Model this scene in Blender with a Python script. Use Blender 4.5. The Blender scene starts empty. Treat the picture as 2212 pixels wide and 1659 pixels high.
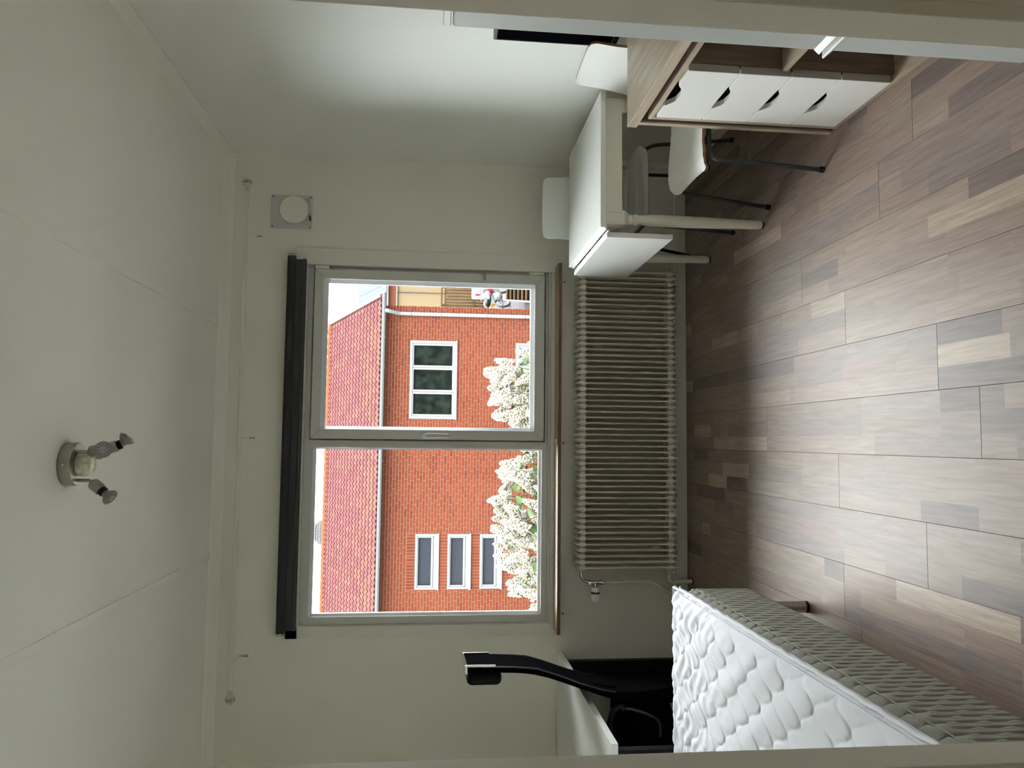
import bpy, bmesh, math, random
from mathutils import Vector, Matrix, Euler
from math import sin, cos, pi, radians, sqrt
random.seed(7)
SC = bpy.context.scene
COL = SC.collection

# ------------------------------------------------------------------ camera
CAMP = Vector((0.0, -4.20723, 1.42182))
r_ = Vector((0.99718371, -0.07289453, 0.01763646))
u_ = Vector((-0.01018652, 0.10133715, 0.99479999))
f_ = Vector((0.07430271, 0.99217799, -0.10030921))
cam = bpy.data.cameras.new('camera'); cam.sensor_width = 36; cam.lens = 1642.0056 / 2212 * 36
cam.clip_start = 0.05; cam.clip_end = 300
camo = bpy.data.objects.new('camera', cam); COL.objects.link(camo)
# the phone was held upright but the picture is stored turned on its side
cx, cy, cz = -u_, r_, -f_
camo.matrix_world = Matrix(((cx.x, cy.x, cz.x, CAMP.x), (cx.y, cy.y, cz.y, CAMP.y), (cx.z, cy.z, cz.z, CAMP.z), (0, 0, 0, 1)))
SC.camera = camo

# ------------------------------------------------------------------ light
W = bpy.data.worlds.new('overcast_sky'); SC.world = W; W.use_nodes = True
wn = W.node_tree; wn.nodes.clear()
wo = wn.nodes.new('ShaderNodeOutputWorld'); wb = wn.nodes.new('ShaderNodeBackground')
wr = wn.nodes.new('ShaderNodeValToRGB'); wt = wn.nodes.new('ShaderNodeTexCoord'); ws = wn.nodes.new('ShaderNodeSeparateXYZ')
wn.links.new(wt.outputs['Generated'], ws.inputs[0]); wn.links.new(ws.outputs['Z'], wr.inputs[0])
# overcast sky: three times brighter overhead than at the horizon
wr.color_ramp.elements[0].position = 0.0; wr.color_ramp.elements[0].color = (0.34, 0.36, 0.37, 1)
wr.color_ramp.elements[1].position = 1.0; wr.color_ramp.elements[1].color = (0.97, 1.0, 1.0, 1)
wn.links.new(wr.outputs[0], wb.inputs['Color']); wb.inputs['Strength'].default_value = 1.0
wn.links.new(wb.outputs[0], wo.inputs['Surface'])
SKY = 12.2
FILL = 0.9
wb.inputs['Strength'].default_value = SKY
SC.view_settings.view_transform = 'Standard'; SC.view_settings.look = 'None'
SC.view_settings.gamma = 1.0; SC.view_settings.use_curve_mapping = False
SC.view_settings.exposure = 1.75
hl_ = bpy.data.lights.new('added_fill_light', 'AREA'); hl_.shape = 'DISK'; hl_.size = 0.5; hl_.energy = FILL; hl_.color = (1.0, 0.93, 0.84)  # added fill light behind the camera, no known lamp there
hlo = bpy.data.objects.new('added_fill_light', hl_); COL.objects.link(hlo); hlo.location = (0.0, -4.75, 2.52)
SC.cycles.use_denoising = True
SC.cycles.max_bounces = 14; SC.cycles.diffuse_bounces = 10; SC.cycles.transparent_max_bounces = 16
SC.cycles.caustics_reflective = False; SC.cycles.caustics_refractive = False

# ------------------------------------------------------------------ helpers
def mat(name, col, rough=0.6, metal=0.0, var=0.0, vscale=6.0, bump=0.0, bscale=120.0, stretch=(1, 1, 1), coat=0.0, spec=0.5, col2=None, trans=0.0):
    m = bpy.data.materials.new(name); m.use_nodes = True
    nt = m.node_tree; b = nt.nodes['Principled BSDF']
    b.inputs['Base Color'].default_value = (*col, 1); b.inputs['Roughness'].default_value = rough
    b.inputs['Metallic'].default_value = metal; b.inputs['Coat Weight'].default_value = coat
    b.inputs['Specular IOR Level'].default_value = spec; b.inputs['Coat Roughness'].default_value = 0.15
    b.inputs['Transmission Weight'].default_value = trans
    if spec < 0.1: b.inputs['IOR'].default_value = 1.04
    tc = nt.nodes.new('ShaderNodeTexCoord'); mp = nt.nodes.new('ShaderNodeMapping')
    mp.inputs['Scale'].default_value = stretch
    nt.links.new(tc.outputs['Object'], mp.inputs[0])
    if var > 0 or col2:
        n = nt.nodes.new('ShaderNodeTexNoise'); n.inputs['Scale'].default_value = vscale; n.inputs['Detail'].default_value = 5
        rr = nt.nodes.new('ShaderNodeValToRGB')
        c2 = col2 if col2 else tuple(c * (1 - var) for c in col)
        rr.color_ramp.elements[0].position = 0.35; rr.color_ramp.elements[0].color = (*c2, 1)
        rr.color_ramp.elements[1].position = 0.65; rr.color_ramp.elements[1].color = (*col, 1)
        nt.links.new(mp.outputs[0], n.inputs['Vector']); nt.links.new(n.outputs['Fac'], rr.inputs[0]); nt.links.new(rr.outputs[0], b.inputs['Base Color'])
    if bump > 0:
        n2 = nt.nodes.new('ShaderNodeTexNoise'); n2.inputs['Scale'].default_value = bscale; n2.inputs['Detail'].default_value = 3
        bp = nt.nodes.new('ShaderNodeBump'); bp.inputs['Strength'].default_value = bump; bp.inputs['Distance'].default_value = 0.002
        nt.links.new(mp.outputs[0], n2.inputs['Vector']); nt.links.new(n2.outputs['Fac'], bp.inputs['Height']); nt.links.new(bp.outputs[0], b.inputs['Normal'])
    return m

def wood(name, c1, c2, axis='Y', rough=0.5, scale=9.0):
    s = {'X': (0.12, 1, 1), 'Y': (1, 0.12, 1), 'Z': (1, 1, 0.12)}[axis]
    m = bpy.data.materials.new(name); m.use_nodes = True; nt = m.node_tree; b = nt.nodes['Principled BSDF']
    b.inputs['Roughness'].default_value = rough
    tc = nt.nodes.new('ShaderNodeTexCoord'); mp = nt.nodes.new('ShaderNodeMapping'); mp.inputs['Scale'].default_value = s
    n = nt.nodes.new('ShaderNodeTexNoise'); n.inputs['Scale'].default_value = scale * 3; n.inputs['Detail'].default_value = 8; n.inputs['Distortion'].default_value = 1.2
    rr = nt.nodes.new('ShaderNodeValToRGB')
    rr.color_ramp.elements[0].position = 0.3; rr.color_ramp.elements[0].color = (*c2, 1)
    rr.color_ramp.elements[1].position = 0.7; rr.color_ramp.elements[1].color = (*c1, 1)
    nt.links.new(tc.outputs['Object'], mp.inputs[0]); nt.links.new(mp.outputs[0], n.inputs['Vector']); nt.links.new(n.outputs['Fac'], rr.inputs[0])
    nt.links.new(rr.outputs[0], b.inputs['Base Color'])
    bp = nt.nodes.new('ShaderNodeBump'); bp.inputs['Strength'].default_value = 0.15; bp.inputs['Distance'].default_value = 0.001
    nt.links.new(n.outputs['Fac'], bp.inputs['Height']); nt.links.new(bp.outputs[0], b.inputs['Normal'])
    return m

def tone_mat(name, rough=0.8, spec=0.3, grain=None, bump=0.0, bscale=60, gstr=0.25):
    """colour comes from the per-face attribute 'tone' (the piece's own colour), plus procedural grain"""
    m = bpy.data.materials.new(name); m.use_nodes = True; nt = m.node_tree; b = nt.nodes['Principled BSDF']
    b.inputs['Roughness'].default_value = rough; b.inputs['Specular IOR Level'].default_value = spec
    if spec < 0.1: b.inputs['IOR'].default_value = 1.04
    at = nt.nodes.new('ShaderNodeAttribute'); at.attribute_name = 'tone'
    tc = nt.nodes.new('ShaderNodeTexCoord'); mp = nt.nodes.new('ShaderNodeMapping'); mp.inputs['Scale'].default_value = grain or (1, 1, 1)
    n = nt.nodes.new('ShaderNodeTexNoise'); n.inputs['Scale'].default_value = bscale; n.inputs['Detail'].default_value = 6; n.inputs['Distortion'].default_value = 0.6
    # shift the grain from piece to piece with the piece's colour
    vm = nt.nodes.new('ShaderNodeVectorMath'); vm.operation = 'MULTIPLY_ADD'
    vm.inputs[1].default_value = (37, 23, 11)
    nt.links.new(at.outputs['Color'], vm.inputs[0]); nt.links.new(tc.outputs['Object'], vm.inputs[2])
    nt.links.new(vm.outputs[0], mp.inputs[0]); nt.links.new(mp.outputs[0], n.inputs['Vector'])
    mr = nt.nodes.new('ShaderNodeMapRange'); mr.inputs['From Min'].default_value = 0.3; mr.inputs['From Max'].default_value = 0.7
    mr.inputs['To Min'].default_value = 1 - gstr; mr.inputs['To Max'].default_value = 1 + gstr * 0.5
    nt.links.new(n.outputs['Fac'], mr.inputs['Value'])
    mx = nt.nodes.new('ShaderNodeVectorMath'); mx.operation = 'SCALE'
    nt.links.new(at.outputs['Color'], mx.inputs[0]); nt.links.new(mr.outputs[0], mx.inputs['Scale'])
    nt.links.new(mx.outputs[0], b.inputs['Base Color'])
    if bump:
        bp = nt.nodes.new('ShaderNodeBump'); bp.inputs['Strength'].default_value = bump; bp.inputs['Distance'].default_value = 0.001
        nt.links.new(n.outputs['Fac'], bp.inputs['Height']); nt.links.new(bp.outputs[0], b.inputs['Normal'])
    return m

class MB:
    def __init__(s): s.v = []; s.f = []; s.t = []
    def add(s, vs, fs, tone=None):
        k = len(s.v); s.v += [tuple(v) for v in vs]; s.f += [tuple(i + k for i in f) for f in fs]; s.t += [tone] * len(fs); return s
    def box(s, x0, x1, y0, y1, z0, z1, tone=None):
        x0, x1 = min(x0, x1), max(x0, x1); y0, y1 = min(y0, y1), max(y0, y1); z0, z1 = min(z0, z1), max(z0, z1)
        vs = [(x, y, z) for x in (x0, x1) for y in (y0, y1) for z in (z0, z1)]
        return s.add(vs, [(0, 1, 3, 2), (4, 6, 7, 5), (0, 4, 5, 1), (2, 3, 7, 6), (0, 2, 6, 4), (1, 5, 7, 3)], tone)
    def prism(s, poly, axis, a0, a1, tone=None):
        """poly: list of 2D points in the plane normal to axis"""
        def P(p, a): return {'X': (a, p[0], p[1]), 'Y': (p[0], a, p[1]), 'Z': (p[0], p[1], a)}[axis]
        n = len(poly); vs = [P(p, a0) for p in poly] + [P(p, a1) for p in poly]
        fs = [tuple(range(n)), tuple(range(2 * n - 1, n - 1, -1))] + [(i, i + n, (i + 1) % n + n, (i + 1) % n) for i in range(n)]
        return s.add(vs, fs, tone)
    def tube(s, pts, r, n=10, cap=True, tone=None, flat=None):
        pts = [Vector(p) for p in pts]; R = r if isinstance(r, (list, tuple)) else [r] * len(pts)
        up = None; vs = []; fs = []
        for i, p in enumerate(pts):
            d = (pts[min(i + 1, len(pts) - 1)] - pts[max(i - 1, 0)]).normalized()
            if up is None:
                a = Vector((0, 0, 1)) if abs(d.z) < 0.9 else Vector((1, 0, 0)); up = (a - d * a.dot(d)).normalized()
            else: up = (up - d * up.dot(d)).normalized()
            sd = d.cross(up)
            for k in range(n):
                a = 2 * pi * k / n; q = up * cos(a) * (flat[0] if flat else 1) + sd * sin(a) * (flat[1] if flat else 1)
                vs.append(p + q * R[i])
        for i in range(len(pts) - 1):
            for k in range(n):
                fs.append((i * n + k, i * n + (k + 1) % n, (i + 1) * n + (k + 1) % n, (i + 1) * n + k))
        if cap: fs += [tuple(range(n))[::-1], tuple(range((len(pts) - 1) * n, len(pts) * n))]
        return s.add(vs, fs, tone)
    def cyl(s, a, b, r, n=16, r2=None, tone=None): return s.tube([a, b], [r, r2 if r2 is not None else r], n, tone=tone)
    def lathe(s, o, d, prof, n=20, tone=None):
        """prof: list of (distance along d, radius)"""
        o = Vector(o); d = Vector(d).normalized()
        a = Vector((0, 0, 1)) if abs(d.z) < 0.9 else Vector((1, 0, 0)); u = (a - d * a.dot(d)).normalized(); w = d.cross(u)
        vs = []; fs = []
        for (h, r) in prof:
            for k in range(n):
                t = 2 * pi * k / n; vs.append(o + d * h + (u * cos(t) + w * sin(t)) * r)
        for i in range(len(prof) - 1):
            for k in range(n): fs.append((i * n + k, i * n + (k + 1) % n, (i + 1) * n + (k + 1) % n, (i + 1) * n + k))
        fs += [tuple(range(n))[::-1], tuple(range((len(prof) - 1) * n, len(prof) * n))]
        return s.add(vs, fs, tone)
    def grid(s, fn, nu, nv, tone=None, wrap=False):
        vs = [fn(i / nu, j / nv) for i in range(nu + 1) for j in range(nv + 1)]
        fs = [(i * (nv + 1) + j, (i + 1) * (nv + 1) + j, (i + 1) * (nv + 1) + j + 1, i * (nv + 1) + j + 1) for i in range(nu) for j in range(nv)]
        return s.add(vs, fs, tone)
    def sphere(s, c, r, nu=12, nv=8, sc=(1, 1, 1), tone=None):
        c = Vector(c); vs = [c + Vector((0, 0, r * sc[2]))]
        for j in range(1, nv):
            ph = pi * j / nv
            for i in range(nu): vs.append(c + Vector((r * sc[0] * sin(ph) * cos(2 * pi * i / nu), r * sc[1] * sin(ph) * sin(2 * pi * i / nu), r * sc[2] * cos(ph))))
        vs.append(c - Vector((0, 0, r * sc[2]))); fs = []
        for i in range(nu):
            fs.append((0, 1 + i, 1 + (i + 1) % nu)); fs.append((len(vs) - 1, 1 + (nv - 2) * nu + (i + 1) % nu, 1 + (nv - 2) * nu + i))
            for j in range(nv - 2): fs.append((1 + j * nu + i, 1 + (j + 1) * nu + i, 1 + (j + 1) * nu + (i + 1) % nu, 1 + j * nu + (i + 1) % nu))
        return s.add(vs, fs, tone)
    def mesh(s, name, m, off=Vector((0, 0, 0)), smooth=False, fix=True):
        me = bpy.data.meshes.new(name); me.from_pydata([(v[0] - off.x, v[1] - off.y, v[2] - off.z) for v in s.v], [], s.f)
        if any(t is not None for t in s.t):
            a = me.color_attributes.new('tone', 'FLOAT_COLOR', 'CORNER'); i = 0
            buf = []
            for p in me.polygons:
                t = s.t[p.index] or (0.5, 0.5, 0.5); buf += [t[0], t[1], t[2], 1.0] * p.loop_total
            a.data.foreach_set('color', buf)
        me.validate()
        if fix:
            bm = bmesh.new(); bm.from_mesh(me); bmesh.ops.recalc_face_normals(bm, faces=bm.faces); bm.to_mesh(me); bm.free()
        if smooth:
            me.polygons.foreach_set('use_smooth', [True] * len(me.polygons))
            try: me.set_sharp_from_angle(angle=radians(smooth if smooth > 1 else 40))
            except Exception: pass
        me.materials.append(m); return me
    def build(s, name, m, parent=None, smooth=False, bevel=0, fix=True, seg=2):
        off = Vector((0, 0, 0)); p = parent
        while p is not None: off += p.location; p = p.parent
        me = s.mesh(name, m, off, smooth, fix)
        o = bpy.data.objects.new(name, me); COL.objects.link(o)
        if parent is not None: o.parent = parent
        if bevel:
            b = o.modifiers.new('bevel', 'BEVEL'); b.width = bevel; b.segments = seg; b.limit_method = 'ANGLE'; b.angle_limit = radians(40)
        return o

def tag(o, label=None, cat=None, group=None, kind=None):
    if label: o['label'] = label
    if cat: o['category'] = cat
    if group: o['group'] = group
    if kind: o['kind'] = kind
    return o
def thing(name, loc, label, cat, group=None):
    o = bpy.data.objects.new(name, None); COL.objects.link(o); o.location = loc; o.empty_display_size = 0.1
    return tag(o, label, cat, group)
def inst(name, me, parent, loc=(0, 0, 0), rot=None, scale=None):
    o = bpy.data.objects.new(name, me); COL.objects.link(o); o.parent = parent; o.location = loc
    if rot is not None: o.rotation_euler = rot
    if scale is not None: o.scale = scale
    return o
def struct(name, mb, m, **k): return tag(mb.build(name, m, **k), kind='structure')
def B(*a): return MB().box(*a)
def spart(o): return o

# ------------------------------------------------------------------ materials
M_wall = mat('wall_paint', (0.83, 0.82, 0.74), 0.75, var=0.03, vscale=1.5, bump=0.12, bscale=300)
M_ceil = mat('ceiling_paint', (0.86, 0.86, 0.79), 0.85, bump=0.05, bscale=200)
M_trim = mat('trim_paint', (0.78, 0.77, 0.69), 0.45, var=0.02)
M_jamb = mat('door_frame_paint', (0.70, 0.67, 0.585), 0.5, var=0.03, vscale=3)
M_pvc = mat('window_pvc', (0.62, 0.61, 0.575), 0.35)
M_bead = mat('glazing_bead', (0.8, 0.82, 0.83), 0.25)
M_white = mat('white_lacquer', (0.86, 0.87, 0.85), 0.35)
M_cream = mat('cream_lacquer', (0.80, 0.78, 0.68), 0.4)
M_rad = mat('radiator_enamel', (0.70, 0.655, 0.56), 0.4)
M_black = mat('black_plastic', (0.004, 0.0045, 0.006), 0.45, spec=0.25)
M_blackf = mat('black_fabric', (0.004, 0.004, 0.005), 0.9, spec=0.08, bump=0.3, bscale=900)
M_steel = mat('brushed_steel', (0.42, 0.40, 0.36), 0.35, metal=1.0, bump=0.05, bscale=300)
M_chrome = mat('chrome', (0.7, 0.7, 0.68), 0.12, metal=1.0)
M_gun = mat('dark_grey_steel', (0.055, 0.062, 0.065), 0.28, metal=0.5)
M_rubber = mat('black_rubber', (0.01, 0.01, 0.01), 0.7)
M_blind = mat('blind_fabric', (0.028, 0.030, 0.033), 0.85, bump=0.15, bscale=600)
M_blind2 = mat('blind_hem', (0.05, 0.05, 0.052), 0.8)
M_oak = wood('oak_laminate', (0.52, 0.43, 0.325), (0.34, 0.27, 0.20), 'Y', 0.45)
M_oakz = wood('oak_laminate_upright', (0.50, 0.42, 0.33), (0.35, 0.285, 0.22), 'Z', 0.5)
M_shadeoak = wood('shade_painted_oak', (0.20, 0.14, 0.095), (0.12, 0.085, 0.06), 'Z', 0.5)  # oak with the shade of the inner faces put into its colour
M_ply = wood('ply_edge', (0.36, 0.20, 0.11), (0.25, 0.13, 0.07), 'X', 0.5)
M_sill = wood('sill_wood', (0.42, 0.30, 0.21), (0.30, 0.20, 0.13), 'X', 0.35)
M_sille = wood('sill_edge', (0.20, 0.10, 0.05), (0.12, 0.055, 0.028), 'X', 0.5)
M_grey = mat('grey_mattress_fabric', (0.28, 0.275, 0.235), 0.95, bump=0.25, bscale=1500)
M_topper = mat('white_quilted_cotton', (0.665, 0.67, 0.715), 0.9, bump=0.55, bscale=55, stretch=(0.35, 1, 1))
M_fridge = mat('fridge_enamel', (0.54, 0.565, 0.56), 0.4)
M_plank = tone_mat('floor_laminate', rough=0.42, spec=0.2, grain=(1.0, 0.06, 1.0), bump=0.15, bscale=95, gstr=0.24)
M_brick = tone_mat('brick_face', rough=0.9, spec=0.03, bscale=8, gstr=0.12)
M_tile = tone_mat('roof_tile', rough=0.75, spec=0.06, bscale=8, gstr=0.1)
M_mortar = mat('mortar', (0.078, 0.050, 0.034), 0.95, spec=0.02)

def glass_mat():
    m = bpy.data.materials.new('clear_glass'); m.use_nodes = True; nt = m.node_tree; nt.nodes.clear()
    o = nt.nodes.new('ShaderNodeOutputMaterial'); t = nt.nodes.new('ShaderNodeBsdfTransparent'); g = nt.nodes.new('ShaderNodeBsdfGlossy')
    t.inputs[0].default_value = (0.97, 0.985, 0.98, 1); g.inputs['Roughness'].default_value = 0.02
    mx = nt.nodes.new('ShaderNodeMixShader'); fr = nt.nodes.new('ShaderNodeFresnel'); fr.inputs[0].default_value = 1.35
    nt.links.new(fr.outputs[0], mx.inputs[0]); nt.links.new(t.outputs[0], mx.inputs[1]); nt.links.new(g.outputs[0], mx.inputs[2])
    nt.links.new(mx.outputs[0], o.inputs[0]); return m
M_glass = glass_mat()

def wallpaper():
    m = bpy.data.materials.new('ribbed_wallpaper'); m.use_nodes = True; nt = m.node_tree; b = nt.nodes['Principled BSDF']
    b.inputs['Base Color'].default_value = (0.83, 0.84, 0.80, 1); b.inputs['Roughness'].default_value = 0.55
    tc = nt.nodes.new('ShaderNodeTexCoord'); mp = nt.nodes.new('ShaderNodeMapping'); mp.inputs['Scale'].default_value = (1, 0.05, 1)
    n = nt.nodes.new('ShaderNodeTexNoise'); n.inputs['Scale'].default_value = 260; n.inputs['Detail'].default_value = 2
    n2 = nt.nodes.new('ShaderNodeTexNoise'); n2.inputs['Scale'].default_value = 7; n2.inputs['Detail'].default_value = 3
    ad = nt.nodes.new('ShaderNodeMath'); ad.operation = 'ADD'
    bp = nt.nodes.new('ShaderNodeBump'); bp.inputs['Strength'].default_value = 0.25; bp.inputs['Distance'].default_value = 0.001
    nt.links.new(tc.outputs['Object'], mp.inputs[0]); nt.links.new(mp.outputs[0], n.inputs['Vector']); nt.links.new(tc.outputs['Object'], n2.inputs['Vector'])
    nt.links.new(n.outputs['Fac'], ad.inputs[0]); nt.links.new(n2.outputs['Fac'], ad.inputs[1]); nt.links.new(ad.outputs[0], bp.inputs['Height'])
    nt.links.new(bp.outputs[0], b.inputs['Normal']); return m
M_paper = wallpaper()

# ------------------------------------------------------------------ room shell
XL, XR, YF, H = -1.754, 1.56, -3.33, 2.58
OX0, OX1, OZ0, OZ1 = -1.0, 0.955, 0.775, 2.13     # window opening
CY = -5.6                                          # end of the corridor behind the camera
wb_ = MB()
wb_.box(XL, OX0, 0, 0.28, -0.05, H + 0.05); wb_.box(OX1, XR, 0, 0.28, -0.05, H + 0.05)
wb_.box(OX0, OX1, 0, 0.28, -0.05, OZ0); wb_.box(OX0, OX1, 0, 0.28, OZ1, H + 0.05)
struct('wall_back', wb_, M_wall)
struct('wall_right', B(XR, XR + 0.15, YF - 0.1, 0.28, -0.05, H + 0.05), M_paper)
struct('wall_left', B(XL - 0.15, XL, YF - 0.1, 0.28, -0.05, H + 0.05), M_wall)
DX0, DX1, DZ = -0.357, 0.515, 2.06
wf = MB()
wf.box(XL, DX0 - 0.03, YF - 0.10, YF, -0.05, H + 0.05); wf.box(DX1 + 0.03, XR, YF - 0.10, YF, -0.05, H + 0.05); wf.box(DX0 - 0.03, DX1 + 0.03, YF - 0.10, YF, DZ + 0.03, H + 0.05)
struct('wall_front', wf, M_wall)
ce = struct('ceiling', B(XL - 0.1, XR + 0.1, CY, 0.28, H, H + 0.08), M_ceil)
for x0, x1 in ((0.598, 0.630), (-0.635, -0.605), ):
    B(x0, x1, YF, -0.03, H - 0.006, H + 0.01).build('ceiling_batten', M_ceil, ce, bevel=0.002)
# small coving along the ceiling
struct('trim_1', MB().prism([(0, H), (-0.055, H), (-0.052, H - 0.006), (-0.03, H - 0.012), (-0.012, H - 0.035), (-0.006, H - 0.05), (0, H - 0.05)], 'X', XL, XR), M_ceil, smooth=50)
struct('trim_2', MB().prism([(XR, H), (XR - 0.04, H), (XR - 0.036, H - 0.006), (XR - 0.01, H - 0.03), (XR - 0.006, H - 0.04), (XR, H - 0.04)], 'Y', YF, 0), M_ceil, smooth=50)
# corridor shell (camera stands here)
cs = MB(); cs.box(-1.15, -1.05, CY, YF - 0.1, 0, H); cs.box(1.05, 1.15, CY, YF - 0.1, 0, H); cs.box(-1.15, 1.15, CY - 0.1, CY, 0, H)
struct('wall_corridor', cs, M_wall)

# floor: subfloor plus laminate boards, each board three strips wide
fl = struct('floor', B(XL - 0.1, XR + 0.1, CY, 0.28, -0.03, -0.0125), mat('floor_underlay', (0.05, 0.045, 0.04), 0.9))
LIGHT = (0.402, 0.315, 0.250); MID = [(0.278, 0.206, 0.173), (0.292, 0.215, 0.180), (0.269, 0.200, 0.170), (0.307, 0.229, 0.190), (0.276, 0.197, 0.164), (0.298, 0.225, 0.188)]
GREY = [(0.240, 0.185, 0.168), (0.254, 0.196, 0.177)]; DARK = [(0.180, 0.137, 0.126), (0.206, 0.156, 0.140)]
BW = 0.19; BL = 1.29
known = {-1: -2.115, 0: -1.64, 1: -1.06, 2: -2.187, 3: -1.705, 4: -1.394}    # board index -> y of a joint
n0 = int(math.floor((XL + 0.414) / BW)) ; n1 = int(math.ceil((XR + 0.414) / BW))
rf = random.Random(21)
def staves(x0, x1, y0, y1, z):
    mb = MB()
    mb.box(x0, x1, y0, y1, z - 0.011, z - 0.0012, tone=(0.16, 0.13, 0.11))
    w = (x1 - x0) / 3
    for k in range(3):
        y = y0
        ys = [y0]
        c = y0 - rf.uniform(0, 0.35)
        while True:
            c += rf.choice((0.24, 0.32, 0.40, 0.5, 0.62))
            if c >= y1 - 0.06: break
            if c > y0 + 0.06: ys.append(c)
        ys.append(y1)
        for a, b in zip(ys[:-1], ys[1:]):
            r = rf.random()
            col = LIGHT if r < 0.06 else rf.choice(DARK) if r < 0.14 else rf.choice(GREY) if r < 0.32 else rf.choice(MID)
            j = rf.uniform(0.93, 1.07); col = tuple(q * j * rf.uniform(0.99, 1.01) for q in col)
            xa, xb = x0 + k * w, x0 + (k + 1) * w
            e = 0.0007
            # top face, set down at the board's own edges by a small chamfer
            ca, cb = (e if k == 0 else 0), (e if k == 2 else 0); da, db = (e if a == y0 else 0), (e if b == y1 else 0)
            mb.add([(xa + ca, a + da, z), (xb - cb, a + da, z), (xb - cb, b - db, z), (xa + ca, b - db, z)], [(0, 1, 2, 3)], tone=col)
            if ca: mb.add([(xa, a, z - e * 1.3), (xa + ca, a + da, z), (xa + ca, b - db, z), (xa, b, z - e * 1.3)], [(0, 1, 2, 3)], tone=tuple(q * .8 for q in col))
            if cb: mb.add([(xb, a, z - e * 1.3), (xb, b, z - e * 1.3), (xb - cb, b - db, z), (xb - cb, a + da, z)], [(0, 1, 2, 3)], tone=tuple(q * .8 for q in col))
            if da: mb.add([(xa, a, z - e * 1.3), (xb, a, z - e * 1.3), (xb - cb, a + da, z), (xa + ca, a + da, z)], [(0, 1, 2, 3)], tone=tuple(q * .8 for q in col))
            if db: mb.add([(xa, b, z - e * 1.3), (xa + ca, b - db, z), (xb - cb, b - db, z), (xb, b, z - e * 1.3)], [(0, 1, 2, 3)], tone=tuple(q * .8 for q in col))
    return mb
for n in range(n0, n1):
    x0 = -0.414 + (n + 1) * BW - BW; x1 = x0 + BW
    x0c, x1c = max(x0, XL + 0.008), min(x1, XR - 0.008)
    if x1c - x0c < 0.02: continue
    # index by its left edge: n=0 -> -0.414
    j0 = known.get(n - 1, rf.uniform(-2.5, -1.3))
    y = j0
    while y > CY: y -= BL
    while y < -0.006:
        a, b = max(y, CY), min(y + BL, -0.006); y += BL
        if b - a < 0.02: continue
        g = 0.00025
        staves(x0c + g, x1c - g, a + g, b - g, 0.0).build('floor_board', M_plank, fl, fix=False)

# skirting under the window wall, in two lengths
for nm, a, b in (('baseboard_back', -0.532, 1.56), ('baseboard_corner', XL, -0.534)):
    struct(nm, MB().prism([(-0.0005, 0.001), (-0.014, 0.001), (-0.014, 0.062), (-0.010, 0.068), (-0.0005, 0.068)], 'X', a, b), M_trim)
struct('baseboard_right', MB().prism([(XR, 0.001), (XR - 0.014, 0.001), (XR - 0.014, 0.062), (XR - 0.010, 0.068), (XR, 0.068)], 'Y', YF, -0.015), M_trim)
struct('baseboard_left', MB().prism([(XL, 0.001), (XL + 0.014, 0.001), (XL + 0.014, 0.062), (XL + 0.010, 0.068), (XL, 0.068)], 'Y', YF, -0.015), M_trim)

# door frame around the camera's doorway
df = bpy.data.objects.new('door_1', None); COL.objects.link(df); tag(df, kind='structure')
def jamb(s):
    X = (lambda t: DX1 + t) if s > 0 else (lambda t: DX0 - t)
    pr = [(X(0), YF + 0.004), (X(0), YF - 0.054), (X(0.016), YF - 0.056), (X(0.016), YF - 0.098), (X(0.006), YF - 0.100), (X(0.006), YF - 0.116), (X(0.075), YF - 0.116), (X(0.075), YF - 0.1), (X(0.03), YF - 0.1), (X(0.03), YF), (X(0.065), YF), (X(0.065), YF + 0.01), (X(0.01), YF + 0.012), (X(0.002), YF + 0.010)]
    return MB().prism(pr, 'Z', 0, DZ + 0.05)
jamb(1).build('door_jamb', M_jamb, df, bevel=0.002); jamb(-1).build('door_jamb', M_jamb, df, bevel=0.002)
B(DX0, DX1, YF - 0.10, YF + 0.008, DZ, DZ + 0.03).build('door_head', M_jamb, df, bevel=0.002)

# ------------------------------------------------------------------ window
win = bpy.data.objects.new('window_1', None); COL.objects.link(win); tag(win, kind='structure')
def ring(mb, x0, x1, z0, z1, ax0, ax1, az0, az1, y0, y1, yi=None):
    """rectangular frame, outer x0..x1,z0..z1, inner ax0..ax1,az0..az1, front y0, back y1; yi = front y at the inner edge"""
    if yi is None: yi = y0
    o = [(x0, z0), (x1, z0), (x1, z1), (x0, z1)]; i = [(ax0, az0), (ax1, az0), (ax1, az1), (ax0, az1)]
    vs = [(p[0], y0, p[1]) for p in o] + [(p[0], yi, p[1]) for p in i] + [(p[0], y1, p[1]) for p in o] + [(p[0], y1, p[1]) for p in i]
    fs = []
    for k in range(4):
        j = (k + 1) % 4
        fs += [(k, j, 4 + j, 4 + k), (8 + j, 8 + k, 12 + k, 12 + j), (k, 8 + k, 8 + j, j), (4 + j, 12 + j, 12 + k, 4 + k)]
    mb.add(vs, fs)
    return mb
WX0, WX1, WZ0, WZ1 = -0.992, 0.950, 0.792, 2.126
fr = MB()
ring(fr, WX0 - 0.008, WX1 + 0.005, WZ0 - 0.017, WZ1 + 0.004, WX0 + 0.0, WX1, WZ0, WZ1 - 0.002, 0.012, 0.11)
ring(fr, WX0, -0.028, WZ0, WZ1 - 0.002, -0.952, -0.048, 0.824, 2.078, 0.024, 0.10)
ring(fr, -0.03, WX1, WZ0, WZ1 - 0.002, -0.006, 0.936, 0.806, 2.098, 0.024, 0.10)
ring(fr, -0.03, WX1, WZ0, WZ1 - 0.002, 0.035, 0.895, 0.855, 2.058, 0.0705, 0.108)
fro = fr.build('window_frame', M_pvc, win, bevel=0.003)
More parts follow.
